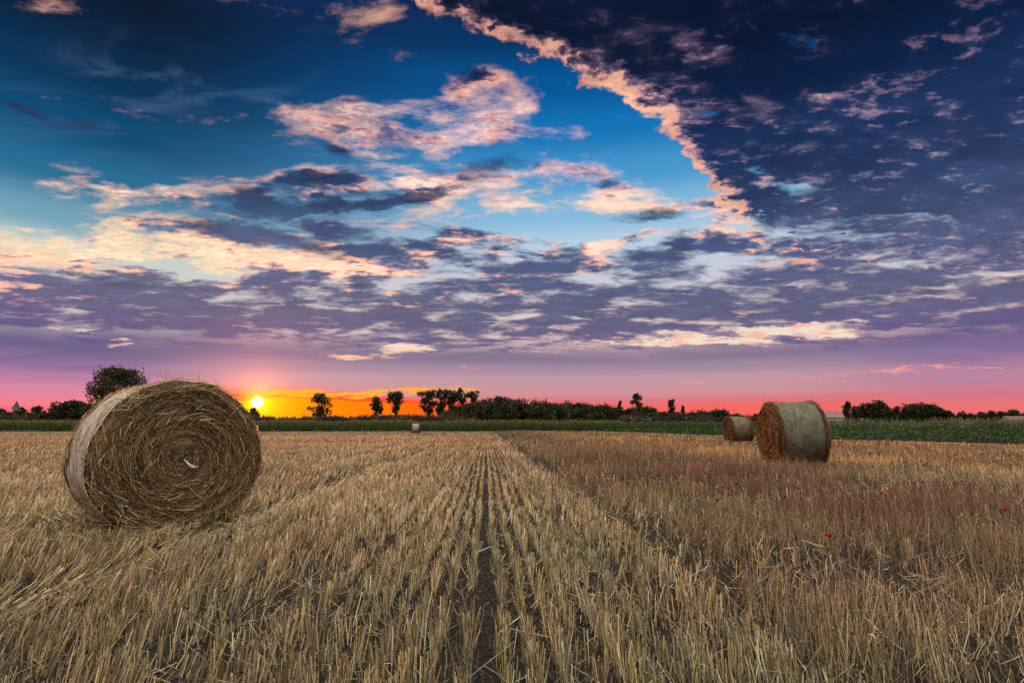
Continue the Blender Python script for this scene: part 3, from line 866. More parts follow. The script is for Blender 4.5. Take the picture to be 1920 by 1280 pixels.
M_net_white = net_mat('white_net', (0.86, 0.82, 0.86, 1), (0.34, 0.27, 0.16, 1), 0.95)
M_net_green = net_mat('green_net', (0.16, 0.19, 0.155, 1), (0.10, 0.10, 0.04, 1), 0.8)
M_net_far = net_mat('far_net', (0.34, 0.30, 0.33, 1), (0.20, 0.15, 0.11, 1), 0.6)
M_net_dull = net_mat('dull_net', (0.18, 0.19, 0.14, 1), (0.14, 0.11, 0.06, 1), 0.30)

def squash(V, sag=0.03, foot=0.05):
    """bale weight: bottom pressed flat on the ground, sides a little wider"""
    V = V.copy()
    z = V[:, 2]
    V[:, 0] *= 1 + sag * np.exp(-((z - 0.45) / 0.45) ** 2)
    lo = foot
    V[:, 2] = np.where(z < lo, z * 0.25 + 0.0, z - lo * 0.75)
    return V

def drum_profile(hw, bulge_l, bulge_r):
    """radius and axial position from one face centre to the other"""
    pr = []
    for r_ in np.linspace(0.0, BR - 0.09, 16): pr.append((r_, -hw + 0.012 * math.sin(r_ * 30)))
    for a in np.linspace(0, 90, 7)[1:]: pr.append((BR - 0.09 + 0.09 * math.sin(R(a)) + bulge_l * (a / 90), -hw + 0.07 * (1 - math.cos(R(a)))))
    for t in np.linspace(0, 1, 22)[1:-1]:
        y = -hw + 0.07 + t * (2 * hw - 0.14)
        e = bulge_l * math.exp(-((t / 0.10) ** 2)) + bulge_r * math.exp(-(((1 - t) / 0.10) ** 2))
        pr.append((BR + e, y))
    for a in np.linspace(90, 0, 7)[:-1]: pr.append((BR - 0.09 + 0.09 * math.sin(R(a)) + bulge_r * (a / 90), hw - 0.07 * (1 - math.cos(R(a)))))
    for r_ in np.linspace(BR - 0.09, 0.0, 16): pr.append((r_, hw))
    return pr

def make_bale(name, label, idx, seed, n_end, n_side, n_loose, net, net_label, bulge=(0.0, 0.0), hw=BW / 2, crease=0.0, scrap=False, wd=0.0042, net_span=(0.0, 1.0), tint=1.0, na=128):
    (cx, cy_), rz = BALES[idx]
    hw = hw or BW / 2
    r = np.random.default_rng(seed)
    t = thing(name, label, 'hay bale', (cx, cy_, float(ground_z(cx, cy_)) - 0.012), rz, 'round hay bales')
    # packed body
    pr = drum_profile(hw, *bulge)
    th = np.linspace(0, 2 * math.pi, na, endpoint=False)
    rr = np.array([p[0] for p in pr]); yy = np.array([p[1] for p in pr])
    RR, TH = np.meshgrid(rr, th); YY, _ = np.meshgrid(yy, th)
    bump = 0.018 * vnoise(np.cos(TH) * 3 + 9, np.sin(TH) * 3 + YY * 3, 1.6, seed) + 0.008 * vnoise(np.cos(TH) * 9, np.sin(TH) * 9 + YY * 7, 2.0, seed + 1)
    def surf(rad, ang, y):
        b = 0.018 * vnoise(np.cos(ang) * 3 + 9, np.sin(ang) * 3 + y * 3, 1.6, seed)
        rad2 = rad * (1 + b * (rad > 0.3))
        if crease: rad2 = rad2 - crease * np.exp(-((y - 0.22) / 0.05) ** 2) * (rad > 0.5)
        return np.stack([rad2 * np.sin(ang), y, BR + rad2 * np.cos(ang)], -1)
    V = surf(RR.ravel(), TH.ravel(), YY.ravel())
    V = squash(V)
    m = len(pr)
    i = np.arange(na * m).reshape(na, m)
    j = np.roll(i, -1, axis=0)
    F = np.stack([i[:, :-1], j[:, :-1], j[:, 1:], i[:, 1:]], -1).reshape(-1, 4)
    mesh_np('body', V, [F], M_core, t, smooth=True)
    # net wrap, a shell a little proud of the drum
    a0, a1 = -hw + 0.07 + net_span[0] * 0.2, hw - 0.07 - net_span[1] * 0.2
    ys = np.linspace(a0, a1, 22)
    R2, T2 = np.meshgrid(np.full(len(ys), BR + 0.010), th); Y2, _ = np.meshgrid(ys, th)
    e = bulge[0] * np.exp(-(((Y2 + hw - 0.07) / 0.14) ** 2)) + bulge[1] * np.exp(-(((hw - 0.07 - Y2) / 0.14) ** 2))
    V2 = squash(surf((R2 + e).ravel(), T2.ravel(), Y2.ravel()))
    V2[:, 2] = np.maximum(V2[:, 2], 0.004)
    m2 = len(ys); i = np.arange(na * m2).reshape(na, m2); j = np.roll(i, -1, axis=0)
    F2 = np.stack([i[:, :-1], j[:, :-1], j[:, 1:], i[:, 1:]], -1).reshape(-1, 4)
    o = mesh_np('net_wrap', V2, [F2], net, t, smooth=True)
    if net_label: o['label'] = net_label
    # straw ends: strands laid round and round
    ends = []
    for side, cnt in ((-1, n_end), (1, n_end // 5)):
        parts = []
        n = cnt
        rad = np.sqrt(r.random(n)) * (BR - 0.01)
        n0 = n // 6
        rad[:n0] = r.random(n0) * 0.30
        ang = r.random(n) * 2 * math.pi
        L = np.clip(0.09 + 0.19 * r.random(n) ** 1.3, 0, rad * 1.4 + 0.05)
        dev = r.normal(size=n) * 0.30 + 0.12
        wild = r.random(n) < 0.10
        dev[wild] = r.normal(size=wild.sum()) * 1.0
        ring = 0.5 + 0.5 * np.sin(rad * 46 + ang + 1.5 * vnoise(np.cos(ang) * 2, np.sin(ang) * 2 + rad * 4, 1.5, seed + 5))
        lift = 0.004 + 0.034 * r.random(n) * (0.3 + 0.7 * ring) + 0.03 * (r.random(n) < 0.05)
        edge = sstep(rad, BR - 0.10, BR)
        def pt(s):
            a = ang + s * L * np.cos(dev) / np.maximum(rad, 0.05)
            q = rad + s * L * np.sin(dev)
            lf = lift + 0.035 * np.abs(s) * (r.random(n) < 0.16) - 0.004
            y = side * (hw + lf - 0.055 * sstep(q, BR - 0.09, BR + 0.02))
            return np.stack([q * np.sin(a), y, BR + q * np.cos(a)], -1)
        A, B, Cc = pt(-0.5), pt(0.0), pt(0.5)
        ci = r.choice(len(HAY), n, p=[.23, .25, .13, .17, .14, .08])
        c = HAY[ci] * (0.45 + 0.72 * r.random((n, 1))) * tint
        c[r.random(n) < 0.035] = np.array([.74, .64, .42]) * tint
        c = c * (0.72 + 0.38 * ring[:, None]) * (1 + 0.18 * vnoise(np.cos(ang) * rad * 5, np.sin(ang) * rad * 5, 1.0, seed + 6)[:, None])
        w = wd * (0.6 + 0.8 * r.random(n))
        v, f, cc = stalks(A, Cc, w, c, sides=3 if wd < 0.006 else 2, mid=B, taper=0.7, seed=seed + side)
        v = squash(v); v[:, 2] = np.maximum(v[:, 2], 0.0)
        ends.append((side, (v, f, cc)))
    # strands on the drum under and through the net
    n = max(n_side, 4)
    yy_ = (r.random(n) * 2 - 1) * (hw - 0.03)
    edgy = r.random(n) < (0.15 if scrap else 0.4)
    yy_[edgy] = np.sign(yy_[edgy]) * (hw - 0.02 - 0.10 * r.random(edgy.sum()) ** 1.5)
    ang = r.random(n) * 2 * math.pi
    L = 0.06 + 0.14 * r.random(n)
    sl = r.normal(size=n) * 0.35
    be = bulge[0] * np.exp(-(((yy_ + hw - 0.07) / 0.14) ** 2)) + bulge[1] * np.exp(-(((hw - 0.07 - yy_) / 0.14) ** 2))
    lift = 0.012 + 0.010 * r.random(n) + 0.02 * edgy * r.random(n) + be
    def ps(s, out_):
        a = ang + s * L * np.cos(sl) / BR
        y = yy_ + s * L * np.sin(sl)
        over = np.maximum(np.abs(y) - (hw - 0.05), 0)
        rad = BR + lift + out_ - 1.2 * over
        return np.stack([rad * np.sin(a), y, BR + rad * np.cos(a)], -1)
    stick = 0.05 * r.random(n) * (r.random(n) < 0.10)
    ci = r.choice(len(HAY), n, p=[.26, .22, .22, .12, .13, .05])
    c = HAY[ci] * (0.7 + 0.6 * r.random((n, 1))) * tint
    v, f, cc = stalks(ps(-0.5, 0), ps(0.5, stick), wd * (0.6 + 0.7 * r.random(n)), c, sides=2, mid=ps(0.0, 0.002), taper=0.7, seed=seed + 9)
    v = squash(v); v[:, 2] = np.maximum(v[:, 2], 0.0)
    if n_side: mesh_np('side_straw', v, f, M_straw, t, cols=cc)
    # long straws sticking out, and a skirt hanging to the ground at the foot
    n = n_loose
    ang = r.normal(size=n) * 0.75 + 0.25
    yl = -hw + 0.10 + 0.35 * r.random(n) ** 2 * (r.random(n) < 0.8) + 0.0
    far_ = r.random(n) < 0.3
    yl[far_] = hw - 0.08 * r.random(far_.sum())
    A = np.stack([(BR + 0.0) * np.sin(ang), yl, BR + BR * np.cos(ang)], -1)
    dr = norm(np.stack([np.sin(ang) + r.normal(size=n) * 0.7, -0.25 + 0.5 * r.normal(size=n), np.cos(ang) + 0.25 * np.abs(r.normal(size=n))], -1))
    B = A + dr * (0.04 + 0.12 * r.random((n, 1)))
    n2 = max(8, n_loose * 2)
    ang2 = math.pi + r.normal(size=n2) * 0.55
    A2 = np.stack([BR * np.sin(ang2), np.full(n2, -hw - 0.02) - 0.02 * r.random(n2), BR + (BR - 0.12 * r.random(n2)) * np.cos(ang2)], -1)
    A2[:, 2] = np.maximum(A2[:, 2], 0.05)
    B2 = A2 + norm(np.stack([r.normal(size=n2) * 0.6, -0.5 - 0.4 * r.random(n2), -0.45 + 0.4 * r.normal(size=n2)], -1)) * (0.08 + 0.10 * r.random((n2, 1)))
    B2[:, 2] = np.maximum(B2[:, 2], 0.012)
    AA, BB = np.concatenate([A, A2]), np.concatenate([B, B2])
    k = len(AA)
    c = HAY[r.choice(4, k)] * (0.7 + 0.5 * r.random((k, 1))) * tint
    v, f, cc = stalks(AA, BB, np.full(k, wd), c, sides=3 if wd < 0.006 else 2, mid=(AA + BB) / 2 + r.normal(size=(k, 3)) * 0.01, taper=0.5, seed=seed + 3)
    stray = (v, f, cc)
    for side, part in ends:
        v, f, cc = join_parts([part, stray]) if side < 0 else part
        mesh_np('straw_end', v, f, M_straw, t, cols=cc)
    if scrap:
        # torn end of white net sticking out of the face
        pts = []
        for s in np.linspace(0, 1, 9):
            x = -0.005 + 0.135 * s
            z = BR - 0.075 - 0.075 * s + 0.035 * math.sin(s * 3.1) * -1 + 0.02
            y = -hw - 0.035 - 0.025 * math.sin(s * math.pi)
            h = 0.005 + 0.017 * math.sin(math.pi * min(1, s * 0.9 + 0.12)) ** 0.7
            for zz_, yo in ((h, 0), (h * 0.3, -0.010), (-h * 0.7, -0.002)): pts.append((x + 0.004 * zz_, y + yo, z + zz_))
        pts = np.array(pts)
        F = []
        for q in range(8):
            for u in range(2): F.append([q * 3 + u, q * 3 + u + 1, q * 3 + u + 4, q * 3 + u + 3])
        so = mesh_np('net_scrap', pts, [np.array(F)], M_paint, t, cols=np.tile([.50, .50, .55], (len(pts), 1)), smooth=True)
        md = so.modifiers.new('thickness', 'SOLIDIFY'); md.thickness = 0.003
        so['label'] = 'torn white net scrap poking out near the centre of the face'
    return t

make_bale('hay_bale', 'huge round hay bale in front of the sunset, spiral straw face turned towards us', 0, 41, 8800, 1900, 40, M_net_white, 'pale whitish net wrap round the drum', bulge=(0.0, 0.0), scrap=True, wd=0.0056)
make_bale('hay_bale', 'round hay bale wrapped in grey green net, second largest, beside the green crop', 1, 52, 6500, 2600, 40, M_net_green, 'grey green net wrap, straw showing at its margins', bulge=(0.0, 0.02), hw=0.555, wd=0.0075, net_span=(0.10, 0.35), tint=np.array([.50, .33, .24]))
make_bale('hay_bale', 'shaggy brown hay bale with a dark crease, just left of the green netted bale', 2, 63, 2600, 2600, 26, M_net_dull, None, bulge=(0.01, 0.01), crease=0.07, wd=0.012, na=96, tint=np.array([.50, .38, .30]))
make_bale('hay_bale', 'tiny far hay bale with pale wrap standing against the corn', 3, 74, 900, 0, 8, M_net_far, None, hw=0.62, wd=0.02, na=64)

# ------------------------------------------------------------------ corn
def build_corn():
    r = np.random.default_rng(21)
    parts = []
    # front edge of the corn in the heading frame, row after row going back
    xs, ys = [], []
    for k in range(9):
        n = int(150 / 0.24)
        x = np.linspace(-122, 23, n) + r.normal(size=n) * 0.05
        y = 118.5 + k * 0.75 + r.normal(size=n) * 0.08 + 0.0 * x
        q = r.random(n) < 0.95
        xs.append(x[q]); ys.append(y[q])
    for k in range(7):
        n = int(110 / 0.30)
        x = np.linspace(16, 128, n) + r.normal(size=n) * 0.06
        y = 142 + k * 0.75 + 0.10 * (x - 16) + r.normal(size=n) * 0.1
        xs.append(x); ys.append(y)
    x, y = np.concatenate(xs), np.concatenate(ys)
    wx, wy = hd(x, y)
    n = len(wx)
    H = 2.05 + 0.20 * r.normal(size=n) + 0.22 * vnoise(wx, wy, 0.15, 5) + 0.12 * vnoise(wx, wy, 0.6, 7) + 0.12 * sstep(x, -60, -110)
    base = np.stack([wx, wy, np.zeros(n)], -1)
    tip = base + np.stack([r.normal(size=n) * 0.05, r.normal(size=n) * 0.05, H], -1)
    g = np.array([[.036, .070, .016], [.055, .085, .020], [.080, .095, .028], [.026, .046, .014]])
    c = g[r.choice(4, n)] * (0.7 + 0.6 * r.random((n, 1)))
    parts.append(stalks(base, tip, np.full(n, 0.04), c, 2, seed=1))
    for j in range(8):
        a = r.random(n) * 2 * math.pi
        f = 0.18 + 0.085 * j + 0.04 * r.random(n)
        b = base + (tip - base) * f[:, None]
        d = np.stack([np.cos(a), np.sin(a), np.zeros(n)], -1)
        L = (0.42 + 0.18 * r.random(n))[:, None]
        mid = b + d * L * 0.5 + np.array([0, 0, 1]) * L * 0.55
        tp = b + d * L + np.array([0, 0, 1]) * L * (0.25 + 0.4 * r.random((n, 1)) - 0.3)
        cc = g[r.choice(4, n)] * (0.6 + 0.8 * r.random((n, 1)))
        parts.append(stalks(b, tp, np.full(n, 0.085), cc, 2, mid=mid, taper=0.3, seed=2 + j))
    for j in range(3):      # tassels
        d = norm(np.stack([r.normal(size=n) * 0.4, r.normal(size=n) * 0.4, np.ones(n)], -1))
        cc = np.tile([.26, .20, .08], (n, 1)) * (0.7 + 0.5 * r.random((n, 1)))
        parts.append(stalks(tip, tip + d * (0.18 + 0.14 * r.random((n, 1))), np.full(n, 0.03), cc, 2, seed=30 + j))
    V, F, C = join_parts(parts)
    o = mesh_np('corn', V, F, M_leaf, cols=C)
    tag(o, 'dense strip of green corn along the far side of the field', 'corn', kind='stuff')
build_corn()

# ------------------------------------------------------------------ low green crop on the right
def build_crop():
    r = np.random.default_rng(22)
    parts = []
    g = np.array([[.022, .062, .014], [.032, .074, .018], [.015, .038, .011], [.050, .084, .022], [.09, .075, .025]])
    for y0, y1, dens, size in ((27, 36, 60, .11), (36, 50, 40, .14), (50, 75, 24, .20), (75, 140, 9, .34)):
        k = 0.95
        n = int(k * (y1 * y1 - y0 * y0) / 2 * dens)
        hy = np.sqrt(r.random(n) * (y1 * y1 - y0 * y0) + y0 * y0)
        hx = r.random(n) * k * hy
        lim = np.interp(hy, [0, 29, 40, 75, 112, 140], [40, 25.6, 22.3, 20.5, 18.0, 17.0]) + 0.9
        keep = hx > lim + 0.35 * vnoise(hx, hy, 0.8, 3)
        hx, hy, lim = hx[keep], hy[keep], lim[keep]
        row = np.abs(((hx * 0.97 + 0.0) % 0.7) - 0.35) / 0.35
        rise = sstep(hx - lim, 0, 1.4)
        H = (0.34 + 0.26 * rise) * (0.75 + 0.25 * row) + 0.09 * vnoise(hx, hy, 1.3, 4) + 0.10 * sstep(hy, 60, 110)
        patch = sstep(vnoise(hx, hy, 0.7, 6), -0.9, -0.3)
        wx, wy = hd(hx, hy)
        z = ground_z(wx, wy) + H * (0.35 + 0.65 * np.sqrt(r.random(len(hx)))) * (0.5 + 0.5 * patch)
        c = g[r.choice(5, len(hx), p=[.3, .25, .25, .14, .06])] * (0.65 + 0.7 * r.random((len(hx), 1)))
        parts.append(leaves(np.stack([wx, wy, z], -1), size * (0.7 + 0.6 * r.random(len(hx))), c, r, 0.45, 1.2))
    V, F, C = join_parts(parts)
    o = mesh_np('green_crop', V, F, M_leaf, cols=C)
    tag(o, 'low dark green leafy crop on the right beyond the stubble', 'crop', kind='stuff')
build_crop()

def build_path():
    """strip of pale sandy earth between stubble and crop"""
    hy = np.linspace(29, 117, 180)
    lim = np.interp(hy, [0, 29, 40, 75, 112, 130], [40, 25.6, 22.3, 20.5, 18.0, 17.0])
    V = []
    wv = 0.12 + 0.18 * vnoise(hy, hy * 0, 0.3, 2) + 0.35 * sstep(hy, 60, 110)
    for q in (0, 1, 2, 3):
        hx = lim + 0.45 + (q / 3 - 0.5) * 2 * wv
        wx, wy = hd(hx, hy)
        V.append(np.stack([wx, wy, ground_z(wx, wy) + 0.03 + (0.03 if q in (1, 2) else 0.0)], -1))
    V = np.stack(V, 1).reshape(-1, 3)
    i = np.arange(len(hy) * 4).reshape(-1, 4)
    F = np.concatenate([np.stack([i[:-1, k], i[:-1, k + 1], i[1:, k + 1], i[1:, k]], -1) for k in range(3)])
    m, N = new_mat('sandy_earth')
    g = N.n('ShaderNodeNewGeometry')
    col = N.mix(N.ss(N.noise(g.outputs['Position'], 3.0, 5, 0.65), 0.35, 0.65), (0.07, 0.06, 0.04, 1), (0.26, 0.22, 0.17, 1))
    p = N.n('ShaderNodeBsdfPrincipled'); N.put(p.inputs['Base Color'], col); p.inputs['Roughness'].default_value = 0.95
    out(N, p.outputs[0])
    tag(mesh_np('path', V, [F], m, smooth=True), kind='structure')
build_path()

# ------------------------------------------------------------------ trees
LEAFC = np.array([[.030, .050, .016], [.042, .062, .020], [.022, .036, .014], [.055, .066, .024]])

def tree(label, group, px, top, wpx, depth, kind='round', seed=0, name='tree', density=1.0, foot=0.0, col=1.0, cat='tree', off=(0, 0), tintc=(1, 1, 1)):
    """a tree seen in photo column px whose tip reaches photo row top"""
    r = np.random.default_rng(1000 + seed)
    x, y = place(px, depth)
    s = depth / FPX
    # rows off the centre of the frame are stretched: aim the real elevation
    H = EYE + s * (HOR - top) * (1.0)
    Wd = wpx * s * 0.5
    t = thing(name, label, cat, (x, y, 0.0), r.random() * 6.28, group)
    lobes = []
    if kind == 'round':
        z0 = foot * H
        for k in range(30):
            u = r.random(); a = r.random() * 6.28
            zc = z0 + (H - z0) * (0.05 + 0.88 * u)
            env = math.sin(math.pi * min(0.93, 0.16 + 0.80 * u)) ** 0.6
            q = Wd * env * (0.25 + 0.68 * math.sqrt(r.random()))
            lr_ = min(Wd * (0.24 + 0.16 * r.random()), (H - zc) * 0.95 + 0.5)
            lobes.append((q * math.cos(a), q * math.sin(a), min(zc, H - lr_ * 0.75), lr_))
    elif kind == 'vase':
        z0 = foot * H
        for k in range(26):
            u = r.random(); a = r.random() * 6.28
            zc = z0 + (H - z0) * (0.06 + 0.86 * u)
            env = 0.30 + 0.70 * u ** 0.7
            q = Wd * env * (0.2 + 0.70 * math.sqrt(r.random()))
            lr_ = Wd * (0.22 + 0.18 * r.random()) * (0.75 + 0.45 * u)
            lobes.append((q * math.cos(a), q * math.sin(a), min(zc, H - lr_ * 0.8), lr_))
    elif kind == 'column':
        for k in range(14):
            u = (k + 0.5) / 14; a = r.random() * 6.28
            zc = H * (0.08 + 0.86 * u)
            env = math.sin(math.pi * min(0.9, 0.2 + 0.62 * u)) ** 0.7
            q = Wd * env * 0.45 * r.random()
            lr_ = Wd * 0.55 * env
            lobes.append((q * math.cos(a), q * math.sin(a), min(zc, H - lr_ * 0.9), lr_))
    else:  # bush: crown down to the ground, domed
        for k in range(30):
            u = r.random(); a = r.random() * 6.28
            zc = H * (0.05 + 0.85 * u ** 0.8)
            env = math.sqrt(max(0.05, 1 - (zc / H) ** 2.6))
            q = Wd * env * (0.15 + 0.75 * math.sqrt(r.random()))
            lr_ = Wd * (0.27 + 0.17 * r.random())
            lobes.append((q * math.cos(a), q * math.sin(a), min(zc, H - lr_ * 0.7), lr_))
    # one lobe always makes the tip
    lobes.append((0.1 * Wd * r.normal(), 0.1 * Wd * r.normal(), H - Wd * 0.22, Wd * 0.24))
    P_, C_ = [], []
    leaf = 0.20 + depth * 0.0014
    for (lx, ly, lz, lr_) in lobes:
        n = int((120 if kind != 'bush' else 150) * density * max(0.5, (lr_ / leaf) ** 2 / 12))
        n = min(n, 700)
        v = norm(r.normal(size=(n, 3))) * (0.45 + 0.62 * r.random((n, 1)) ** 0.6)
        v[:, 2] *= 0.85
        P_.append(v * lr_ + np.array([lx, ly, lz]))
        # outlying sprays
        m_ = max(4, n // 9)
        v = norm(r.normal(size=(m_, 3))) * (1.0 + 0.35 * r.random((m_, 1)))
        P_.append(v * lr_ + np.array([lx, ly, lz]))
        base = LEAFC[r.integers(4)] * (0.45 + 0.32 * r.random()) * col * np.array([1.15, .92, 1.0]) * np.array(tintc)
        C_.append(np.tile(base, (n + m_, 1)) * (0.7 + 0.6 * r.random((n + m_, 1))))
    P_ = np.concatenate(P_); C_ = np.concatenate(C_)
    P_[:, 2] = np.maximum(P_[:, 2], 0.1)
    V, F, C = leaves(P_, leaf * (0.7 + 0.8 * r.random(len(P_))), C_, r, 1.0, 1.2)
    # trunk and limbs
    tw = max(0.12, H * 0.022)
    zs = np.linspace(-0.3, H * 0.82, 7)
    bend = np.stack([0.12 * Wd * np.sin(zs / H * 3 + r.random() * 6), 0.12 * Wd * np.cos(zs / H * 2.4 + r.random() * 6), zs], -1)
    bend[:, :2] -= bend[0, :2]
    tr = [tube(bend, tw * (1.25 - 0.95 * np.linspace(0, 1, 7)), 7, (.055, .042, .034))]
    mesh_np('trunk', *tr[0][:2], M_bark, t, cols=tr[0][2], smooth=True)
    lim = []
    for (lx, ly, lz, lr_) in lobes:
        if lz < H * 0.2: continue
        k = np.clip(lz / H * 0.55, 0.12, 0.75)
        st_ = np.array([np.interp(k * H, zs, bend[:, 0]), np.interp(k * H, zs, bend[:, 1]), k * H])
        en = np.array([lx, ly, lz])
        mid = (st_ + en) / 2 + np.array([0, 0, -0.06 * H + 0.04 * H * r.random()]) + r.normal(size=3) * 0.04 * H
        lim.append(tube([st_, mid, en], [tw * 0.45, tw * 0.28, tw * 0.1], 4, (.05, .038, .03)))
    v, f, c = join_parts(lim)
    mesh_np('limbs', v, f, M_bark, t, cols=c)
    mesh_np('crown', V, F, M_leaf, t, cols=C)
    return t

A = 'trees standing against the sunset'
tree('round leafy tree standing alone against the orange sky, just right of the sun', A, 601, 739, 42, 215, 'round', 1, foot=0.30, density=.8)
tree('small ragged tree, the shorter of the pair on the orange horizon', A, 709, 745, 27, 215, 'vase', 2, foot=0.38, density=.8)
tree('fan-shaped tree, the taller of the pair on the orange horizon', A, 742, 735, 34, 215, 'vase', 7, foot=0.42, density=.9)
B = 'row of tall see-through poplars'
for i, (px, top, w, lab) in enumerate([(803, 733, 34, 'widest tall poplar at the left end of the row beside the dark wood'), (826, 730, 32, 'second tall poplar from the left in the row beside the dark wood'),
        (846, 732, 26, 'middle tall poplar of the row beside the dark wood'), (864, 728, 32, 'tallest poplar, fourth from the left in the row beside the dark wood'), (886, 734, 26, 'short poplar at the right end of the row, rising over the dark wood')]):
    tree(lab, B, px, top, w, 210, 'vase', 20 + i, name='poplar_tree', foot=0.30, density=1.0)
ORD = ['first', 'second', 'third', 'fourth', 'fifth', 'sixth', 'seventh', 'eighth', 'ninth', 'tenth', 'eleventh', 'twelfth', 'thirteenth', 'fourteenth', 'fifteenth', 'sixteenth']
wood = [(846, 771), (866, 763), (887, 754), (908, 748), (930, 745), (952, 747), (975, 749), (998, 751), (1020, 753), (1043, 757), (1066, 756), (1088, 757), (1110, 762), (1131, 760)]
for i, (px, top) in enumerate(wood):
    tree(f'dark bushy acacia, {ORD[i]} from the left in the dense wood behind corn', 'acacias of the dense wood', px, top, 50, 170 + 8 * math.sin(i * 2.1), 'bush', 40 + i, name='acacia_tree', col=1.15)
tree('narrow dark tree just right of the dense wood', 'trees beyond the corn', 1162, 752, 14, 230, 'column', 60)
tree('tall dark tree with a ragged top, highest right of the dense wood', 'trees beyond the corn', 1193, 738, 27, 235, 'round', 61, foot=0.1, density=1.2)
tree('oval dark tree standing alone over the low hedge', 'trees beyond the corn', 1258, 749, 21, 240, 'column', 62, density=1.3)
tree('small pointed tree right of the oval one over the low hedge', 'trees beyond the corn', 1278, 761, 12, 240, 'column', 63)
for i, (px, top, w) in enumerate([(1153, 765, 26), (1178, 766, 30), (1208, 763, 34), (1222, 764, 18), (1238, 773, 30), (1262, 774, 30), (1290, 774, 34), (1320, 771, 36), (1347, 770, 34), (1370, 777, 30), (1398, 781, 30), (1420, 776, 24), (1446, 776, 26)]):
    tree(f'low round bush, {ORD[i]} from the left in the hedge right of the dense wood', 'bushes of the far hedge', px, top, w * 1.25, 225, 'bush', 70 + i, name='hedge_bush', cat='bush', col=1.1)
tree('pale green round shrub in front of the far hedge', None, 1172, 781, 28, 165, 'bush', 90, name='shrub', cat='shrub', col=2.6)
tree('large spreading tree rising behind the largest bale', None, 235, 691, 116, 150, 'round', 100, name='broadleaf_tree', foot=0.12, density=1.6, col=1.1)
tree('small dark tree right under the sun at the edge of the largest bale', None, 480, 765, 30, 190, 'bush', 101, name='tree')
lc = [(103, 766, 34), (122, 755, 42), (142, 751, 44), (163, 756, 36)]
for i, (px, top, w) in enumerate(lc):
    tree(f'dark round tree, {ORD[i]} from the left in the clump beside the largest bale', 'dark clump left of the largest bale', px, top, w, 160, 'bush', 105 + i, col=0.9)
for i, (px, top, w) in enumerate([(4, 766, 30), (24, 773, 26), (46, 764, 22), (58, 774, 24), (76, 762, 26), (90, 770, 16), (186, 770, 24)]):
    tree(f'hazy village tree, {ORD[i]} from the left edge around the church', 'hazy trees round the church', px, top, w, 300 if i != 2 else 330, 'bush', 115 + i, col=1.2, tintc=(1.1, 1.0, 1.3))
rt = [(1586, 753, 22, 'column'), (1604, 762, 36, 'bush'), (1625, 757, 44, 'bush'), (1651, 752, 48, 'bush'), (1682, 761, 38, 'bush'), (1711, 756, 46, 'bush'), (1737, 759, 44, 'bush'), (1758, 764, 36, 'bush'), (1771, 770, 24, 'bush')]
for i, (px, top, w, kd) in enumerate(rt):
    tree(f'dark tree, {ORD[i]} from the left in the clump behind the green crop', 'dark clump behind the green crop', px, top, w, 150 + 5 * math.sin(i * 1.7), kd, 130 + i, col=0.8)
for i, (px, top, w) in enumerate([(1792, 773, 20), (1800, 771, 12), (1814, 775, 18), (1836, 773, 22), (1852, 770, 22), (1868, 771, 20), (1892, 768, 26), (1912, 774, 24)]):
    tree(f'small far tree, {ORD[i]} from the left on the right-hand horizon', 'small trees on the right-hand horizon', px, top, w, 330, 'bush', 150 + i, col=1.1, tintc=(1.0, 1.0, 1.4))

def scrub(name, label, x0, x1, depth, back, hmin, hmax, seed, col, dens=9.0, leaf=0.34, spiky=0.25, height=None):
    """low tangled growth that reads as one mass"""
    r = np.random.default_rng(seed)
    n = int((x1 - x0) * back * dens)
    hx = x0 + (x1 - x0) * r.random(n); hy = depth + back * r.random(n)
    H = hmin + (hmax - hmin) * (0.5 + 0.5 * vnoise(hx, hy, 0.22, seed)) + 0.35 * vnoise(hx, hy, 0.9, seed + 1)
    wx, wy = hd(hx, hy)
    z = H * (1 - r.random(n) ** 1.6 * 0.98)
    c = np.array(col)[r.choice(len(col), n)] * (0.6 + 0.8 * r.random((n, 1)))
    c = c * (1 + 0.25 * vnoise(hx, hy, 0.3, seed + 2))[:, None]
    parts = [leaves(np.stack([wx, wy, z], -1), leaf * (0.6 + 0.8 * r.random(n)), c, r, 1.0, 1.3)]
    m_ = int(n * spiky * 0.25)
    i = r.choice(n, m_)
    b = np.stack([wx[i], wy[i], H[i] * 0.5], -1)
    tp = b + np.stack([r.normal(size=m_) * 0.2, r.normal(size=m_) * 0.2, H[i] * 0.5 + 0.2 + 0.7 * r.random(m_)], -1)
    parts.append(stalks(b, tp, np.full(m_, leaf * 0.28), c[i], 2, seed=seed))
    V, F, C = join_parts(parts)
    o = mesh_np(name, V, F, M_leaf, cols=C)
    tag(o, label, name.replace('_', ' '), kind='stuff')
scrub('undergrowth', 'low brownish scrub between the corn and the sunset', -100, -10, 150, 5, 2.9, 4.0, 201, [[.07, .05, .035], [.055, .05, .03], [.05, .045, .03]], dens=30, leaf=.6)
scrub('undergrowth', 'dark scrub under the trees on the far left', -175, -118, 190, 6, 4.0, 6.0, 202, [[.03, .035, .025], [.04, .045, .03]], dens=18, leaf=.75)
scrub('undergrowth', 'low dark scrub behind the right part of the corn', 20, 110, 205, 6, 3.4, 5.2, 203, [[.035, .045, .025], [.045, .05, .03]], dens=18, leaf=.75)
scrub('reeds', 'pale green reeds and tall grass behind the low crop', 52, 118, 96, 7, 1.35, 1.9, 204, [[.08, .12, .045], [.11, .14, .06], [.14, .13, .07]], dens=30, leaf=.26, spiky=.8)
scrub('undergrowth', 'thin line of scrub along the right-hand horizon', 150, 330, 300, 6, 3.0, 5.5, 205, [[.03, .035, .03], [.04, .045, .035]], dens=6, leaf=.7)

